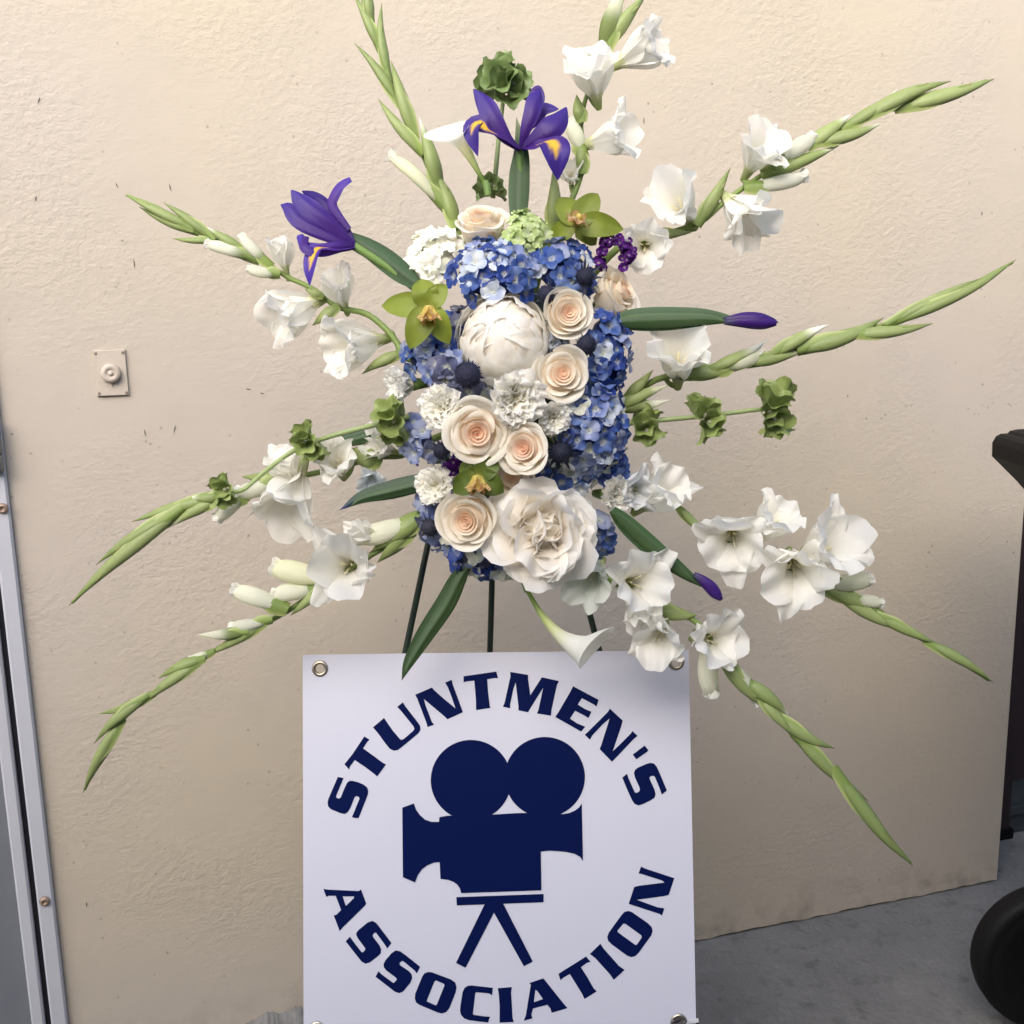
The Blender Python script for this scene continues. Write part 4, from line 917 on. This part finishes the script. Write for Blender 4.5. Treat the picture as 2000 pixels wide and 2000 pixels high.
glad('gladiolus with white blooms and a long green tip reaching upper right', c6, [(60, 860), (170, 820), (300, 790), (450, 735), (560, 640), (760, 500), (960, 375), (1200, 255), (1400, 190), (1600, 130), (1760, 88)], 1.65, 1.66, 83,
     florets=[((185, 850), (-.15, -.3, .95), 235), ((340, 660), (-.55, .35, .8), 265), ((715, 420), (.25, .45, .85), 235), ((640, 700), (.55, -.75, .5), 250)],
     buds=[((690, 600), (925, 525), 80, .75), ((780, 450), (962, 350), 84, .8), ((770, 525), (1080, 388), 74, .1), ((1020, 385), (1276, 284), 72, .08), ((1120, 290), (1347, 130), 62, .05), ((950, 385), (1135, 243), 76, .15),
           ((1390, 230), (1795, 80), 84, 0), ((1230, 265), (1595, 90), 76, 0), ((450, 745), (580, 490), 70, 0), ((250, 790), (400, 785), 56, 0)])
glad('gladiolus mostly in bud with one white bloom pointing right', c6, [(40, 1600), (120, 1540), (250, 1460), (420, 1430), (600, 1405), (720, 1370), (850, 1325), (960, 1310), (1200, 1235), (1350, 1190), (1500, 1125), (1700, 1020), (1880, 925)], 1.64, 1.62, 84,
     florets=[((345, 1370), (-.1, .5, .85), 290)],
     buds=[((520, 1440), (718, 1345), 92, .55), ((500, 1400), (752, 1283), 62, .3), ((690, 1395), (932, 1328), 72, .15), ((800, 1330), (1032, 1210), 66, .3), ((930, 1330), (1285, 1180), 86, 0), ((1180, 1265), (1512, 1206), 66, 0),
           ((1360, 1190), (1895, 912), 60, 0), ((1350, 1200), (1740, 995), 52, 0), ((380, 1440), (640, 1400), 84, 0), ((60, 1585), (295, 1490), 70, .2), ((70, 1600), (312, 1556), 64, .35), ((90, 1520), (225, 1420), 56, 0)])
glad('gladiolus with a thick row of white blooms drooping to the right', c8, [(330, -150), (400, -130), (520, -70), (640, -10), (740, 80), (930, 170), (1180, 285), (1380, 392), (1600, 512), (1800, 635)], 1.64, 1.63, 85,
     florets=[((455, -90), (.35, -.25, .85), 150, dict(tint=(.86, .88, .90))), ((560, -70), (.6, .5, .6), 205), ((830, 100), (-.2, -.25, .95), 255), ((985, 40), (.3, .6, .75), 190), ((1175, 130), (.45, .35, .8), 250), ((1065, 215), (-.15, -.35, .95), 255)],
     buds=[((1180, 295), (1352, 252), 74, .8), ((1270, 330), (1396, 345), 52, .6), ((1180, 288), (1425, 392), 66, 0), ((1400, 395), (1608, 500), 46, 0), ((1580, 500), (1815, 642), 44, 0), ((640, -10), (745, 85), 40, 0), ((1250, 325), (1500, 450), 50, 0), ((485, -110), (540, -50), 60, 0)])
glad('gladiolus drooping to the lower right over the corner of the sign', c8, [(240, 150), (320, 220), (560, 370), (690, 410), (810, 560), (920, 685), (1050, 830), (1210, 965), (1330, 1095), (1430, 1235), (1505, 1325)], 1.61, 1.58, 86,
     florets=[((470, 265), (.25, .05, .95), 250), ((300, 240), (-.4, -.4, .85), 190, dict(tint=(.80, .84, .78))), ((555, 470), (-.3, -.4, .9), 205), ((755, 480), (.3, .1, .95), 225), ((480, 370), (.1, -.7, .6), 150, dict(openn=.6))],
     buds=[((690, 540), (755, 690), 88, .95, dict(bract=False)), ((810, 570), (905, 672), 56, .8), ((850, 620), (930, 728), 44, .7), ((900, 640), (1050, 775), 56, .08), ((1040, 760), (1218, 892), 52, 0), ((950, 715), (1078, 855), 46, 0),
           ((1100, 850), (1345, 1090), 56, 0), ((1250, 1000), (1512, 1335), 62, 0), ((560, 375), (700, 390), 64, 0), ((790, 555), (960, 740), 62, 0)])
glad('gladiolus with two white side blooms pointing to the upper left', c4, [(1850, 1180), (1800, 1100), (1720, 1000), (1600, 910), (1430, 870), (1280, 760), (1130, 690), (990, 600), (830, 510), (640, 440), (500, 370), (350, 270), (150, 192)], 1.65, 1.68, 87,
     florets=[((1165, 900), (-.75, -.45, .5), 340), ((1445, 765), (-.1, .5, .5), 230, dict(openn=.75)), ((1540, 1100), (-.75, -.25, .6), 360), ((1095, 550), (-.1, .7, .5), 190, dict(openn=.5))],
     buds=[((900, 615), (638, 488), 84, .55), ((1040, 705), (886, 636), 78, .7), ((1030, 585), (845, 440), 74, .6), ((840, 500), (636, 385), 64, .1), ((650, 495), (428, 455), 50, 0), ((510, 375), (136, 188), 66, 0), ((545, 415), (222, 262), 72, 0),
           ((1420, 880), (1278, 985), 80, 0), ((1760, 1190), (1580, 1280), 80, 0), ((1340, 800), (1230, 760), 60, 0), ((640, 450), (370, 235), 66, 0)])
glad('gladiolus with drooping white blooms and a long bud tip at the left', c5, [(1660, 230), (1600, 265), (1480, 275), (1250, 335), (1040, 385), (830, 445), (620, 495), (500, 560), (330, 690), (170, 845), (50, 960)], 1.65, 1.62, 88,
     florets=[((1500, 225), (-.7, .2, .7), 165), ((1295, 300), (-.1, .45, .9), 215), ((1075, 450), (-.2, -.75, .6), 330), ((1060, 320), (-.3, .6, .6), 180), ((1460, 375), (.1, -.6, .8), 140, dict(tint=(.82, .86, .90)))],
     buds=[((880, 480), (733, 565), 78, .6), ((1010, 400), (830, 440), 86, .7), ((730, 465), (332, 578), 70, 0), ((730, 495), (503, 607), 66, .12), ((540, 555), (163, 780), 66, 0), ((510, 565), (36, 972), 78, 0), ((1500, 330), (1340, 240), 120, 0),
           ((750, 450), (590, 460), 64, .2), ((1050, 375), (850, 365), 66, 0)])
glad('gladiolus curving down at the lower left with one open white bloom', c5, [(1740, 520), (1690, 560), (1560, 670), (1450, 740), (1300, 840), (1210, 900), (1080, 990), (900, 1090), (760, 1160), (600, 1280), (400, 1410), (270, 1535), (180, 1690), (110, 1840)], 1.64, 1.60, 89,
     florets=[((1345, 790), (-.12, .0, 1), 320), ((1430, 630), (-.8, .3, .5), 150, dict(openn=.5))],
     buds=[((1220, 805), (1000, 790), 112, .95, dict(bract=False)), ((1020, 945), (808, 900), 92, .85), ((1215, 905), (1000, 925), 92, .75), ((850, 1085), (643, 1110), 60, .5), ((970, 1040), (795, 1075), 62, .75), ((650, 1225), (458, 1315), 60, 0), ((410, 1390), (178, 1482), 52, 0),
           ((370, 1415), (153, 1625), 56, 0), ((270, 1540), (102, 1855), 62, 0), ((1690, 550), (1460, 720), 110, 0), ((1660, 620), (1490, 770), 90, 0), ((1650, 560), (1380, 650), 110, .75, dict(bract=False)), ((700, 1180), (608, 1225), 44, .6), ((1230, 890), (1080, 1020), 52, 0), ((930, 1060), (690, 1210), 60, 0), ((620, 1260), (380, 1440), 56, 0)])

# irises
d = 1.60; o = P(*c3(1030, 1230), d)
ir = thing('iris', 'open purple iris standing on a broad leaf at the top centre', 'iris', T(o), 'purple irises')
leaf_blade(ir, o, [c3(*q) for q in [(1028, 1300), (1030, 1180), (1035, 1000), (1045, 850), (1020, 670)]], 42, d, (.030, .062, .022), 3, 'leaf', tipc=(.16, .2, .1))
tube_thing(ir, o, [P(*c3(1040, 1250), d+.01), P(*c3(1042, 1000), d+.006), P(*c3(1042, 850), d)], .005, .006, (.10, .18, .05))
ip = lambda pts, w, s, **k: iris_petal(ir, o, [c3(*q) for q in pts], w, d-.008, s, **k)
ip([(1040, 855), (960, 780), (890, 680), (840, 590), (776, 508)], 40, 1, dz=[0, .01, .015, .01, .0])
ip([(1045, 850), (1075, 740), (1110, 640), (1130, 560), (1150, 505)], 34, 2, dz=[0, .012, .015, .01, 0])
ip([(1130, 640), (1100, 560), (1120, 512), (1150, 502), (1172, 560), (1155, 640)], 10, 3, prof='strap')
ip([(1050, 850), (1130, 790), (1200, 740), (1260, 680), (1306, 612)], 48, 4, dz=[0, .014, .02, .015, 0])
ip([(1060, 760), (1120, 690), (1170, 620), (1262, 622)], 30, 5, dz=[-.02]*4)
ip([(1040, 850), (960, 790), (860, 745), (800, 700), (765, 760), (800, 892)], 46, 6, blaze=True, prof='fall', dz=[0, .015, .025, .03, .035, .03], nrm=lambda u: V(-.5, .55, .8))
ip([(1045, 850), (1100, 842), (1170, 820), (1225, 815), (1250, 900), (1258, 1030)], 64, 7, blaze=True, prof='fall', dz=[0, .02, .03, .045, .05, .04], nrm=lambda u: V(.25, .5, .9))
d = 1.60; o = P(*c4(1870, 700), d)
ir = thing('iris', 'half open purple iris leaning to the upper left', 'iris', T(o), 'purple irises')
leaf_blade(ir, o, [c4(*q) for q in [(1930, 740), (1840, 670), (1700, 560), (1560, 470), (1420, 400)]], 46, d, (.030, .065, .024), 5, 'leaf')
tube_thing(ir, o, [P(*c4(1900, 760), d+.01), P(*c4(1720, 620), d+.004), P(*c4(1530, 500), d-.004)], .005, .0065, (.16, .26, .07))
ip = lambda pts, w, s, **k: iris_petal(ir, o, [c4(*q) for q in pts], w, d-.01, s, **k)
ip([(1535, 500), (1450, 430), (1330, 330), (1220, 240), (1150, 160)], 44, 11, dz=[0, .01, .02, .02, .015])
ip([(1535, 500), (1420, 460), (1290, 400), (1190, 340), (1130, 265), (1085, 248)], 32, 12, dz=[0, .014, .02, .02, .015, .01])
ip([(1535, 500), (1470, 380), (1390, 290), (1300, 210), (1215, 165)], 30, 13, dz=[0, -.006, -.01, -.008, 0], light=.8)
ip([(1500, 400), (1400, 262), (1410, 190), (1450, 130), (1510, 90)], 22, 14, prof='strap', light=1.5)
ip([(1535, 500), (1440, 505), (1330, 525), (1240, 500), (1200, 430)], 26, 15, prof='strap', dz=[0, .02, .03, .03, .02], light=1.4)
ip([(1535, 505), (1430, 515), (1330, 510), (1285, 540), (1262, 640), (1262, 742)], 34, 16, blaze=True, prof='fall', dz=[0, .02, .035, .04, .045, .04], nrm=lambda u: V(-.4, .3, .9), light=1.4)
ip([(1240, 440), (1225, 500), (1290, 540), (1320, 520)], 20, 17, prof='strap', dz=[.03, .04, .04, .03], light=1.2)

def iris_bud(label, k, pts, w, budpts, bw, d, seed, tip=None, dcol=(.030, .066, .022)):
    sc = 1/(k(1, 0)[0]-k(0, 0)[0]); o = P(*k(*pts[0]), d); root = thing('iris_bud', label, 'iris bud', T(o), 'closed irises') if budpts else thing('long_leaf', label, 'leaf', T(o), 'long dark leaves')
    leaf_blade(root, o, [k(*q) for q in pts], w/sc, d, dcol, seed, 'leaf_blade', tipc=tip)
    leaf_blade(root, o, [k(x, y+w*.10) for x, y in pts[:-1]]+[k(lerp(pts[-2][0], pts[-1][0], .5), lerp(pts[-2][1], pts[-1][1], .5)+w*.12)], w*.62/sc, d-.006, mix(dcol, (.05, .09, .03), .5), seed+1, 'leaf_blade', fold=-.25)
    if budpts:
        C = cr([P(*k(*q), d-.004)-o for q in budpts], 16); R = M2(bw/sc/2, d)
        for s_ in range(3):
            mb = MB(); mb.tube([c+V(cos(s_*2.1), sin(s_*2.1), .2)*R*.16 for c in C], lambda u, s_=s_: R*max(.05, (.30+.62*sin(min(1, u/.55)*pi/2))*(1-max(0, (u-.55-.05*s_)/.45)**1.6)), 12, c=lambda u, a: mix(mix(PURPLE, (.08, .10, .12), .5*sstep(.3, 0, u)), (.04, .014, .20), u*.6+.2*sin(a*2)))
            part('petal', mb.mesh('petal'), M_SILK, root)
iris_bud('closed purple iris bud with a broad leaf pointing right', c6, [(60, 1190), (130, 1185), (300, 1180), (480, 1175), (650, 1195)], 112, [(555, 1195), (640, 1190), (720, 1195), (795, 1200)], 76, 1.58, 3)
iris_bud('dark leaf with a small purple bud tip at the lower right', c8, [(380, -10), (430, 40), (530, 130), (640, 220), (745, 295)], 78, [(690, 235), (730, 265), (765, 300), (792, 328)], 46, 1.58, 6)
iris_bud('dark blue tipped leaf at the left below the green bells', c5, [(1760, 370), (1700, 390), (1560, 425), (1420, 460), (1312, 522)], 92, None, 0, 1.60, 9, tip=(.03, .04, .14), dcol=(.024, .055, .026))
iris_bud('dark green leaf behind the left green bells', c5, [(1580, 110), (1510, 140), (1420, 170), (1330, 195), (1240, 225)], 84, None, 0, 1.63, 12, dcol=(.025, .058, .026))
iris_bud('long dark leaf hanging down over the top of the sign', c2, [(620, 1450), (560, 1540), (470, 1720), (330, 1930), (215, 2120), (160, 2250)], 150, None, 0, 1.60, 15, dcol=(.030, .062, .022))

# calla lilies
calla('white calla lily with its mouth to the left at the top', c3, [(860, 1120), (850, 1060)], [(835, 1040), (790, 960), (735, 860), (690, 790), (660, 755)], 165, (-.2, .5, .6), 1.60, 1, (-1, .1, .1))
calla('white calla lily hanging down onto the sign edge', c8, [(20, 200), (45, 260)], [(60, 300), (110, 385), (170, 455), (235, 505), (290, 525)], 118, (.6, .3, .6), 1.57, 2, (.95, .12, .1))

# bells of Ireland
bells('green bells of ireland stem pointing right under the long gladiolus', c7, [(60, 540), (200, 525), (470, 500), (700, 472), (800, 465)], [(190, 545, 98, (1, .1, 0), 7), (468, 515, 112, (1, .1, 0), 7), (770, 478, 130, (1, .1, 0), 9)], 1.62, 1)
bells('green bells of ireland stem at the left crossing a gladiolus', c5, [(1640, 80), (1560, 100), (1250, 180), (1100, 240), (960, 340), (850, 430), (760, 425)], [(1590, 95, 110, (-1, -.3, 0), 7), (1165, 195, 100, (-1, -.3, 0), 8), (775, 425, 82, (-1, -.5, 0), 7)], 1.585, 2)
bells('green bells of ireland cluster standing behind the top iris', c3, [(885, 1130), (905, 950), (920, 780), (945, 560), (955, 290)], [(875, 1090, 90, (.1, 1, 0), 7), (955, 500, 165, (.05, 1, .2), 10), (960, 420, 90, (.05, 1, .1), 6)], 1.655, 3, col=(.20, .285, .10))
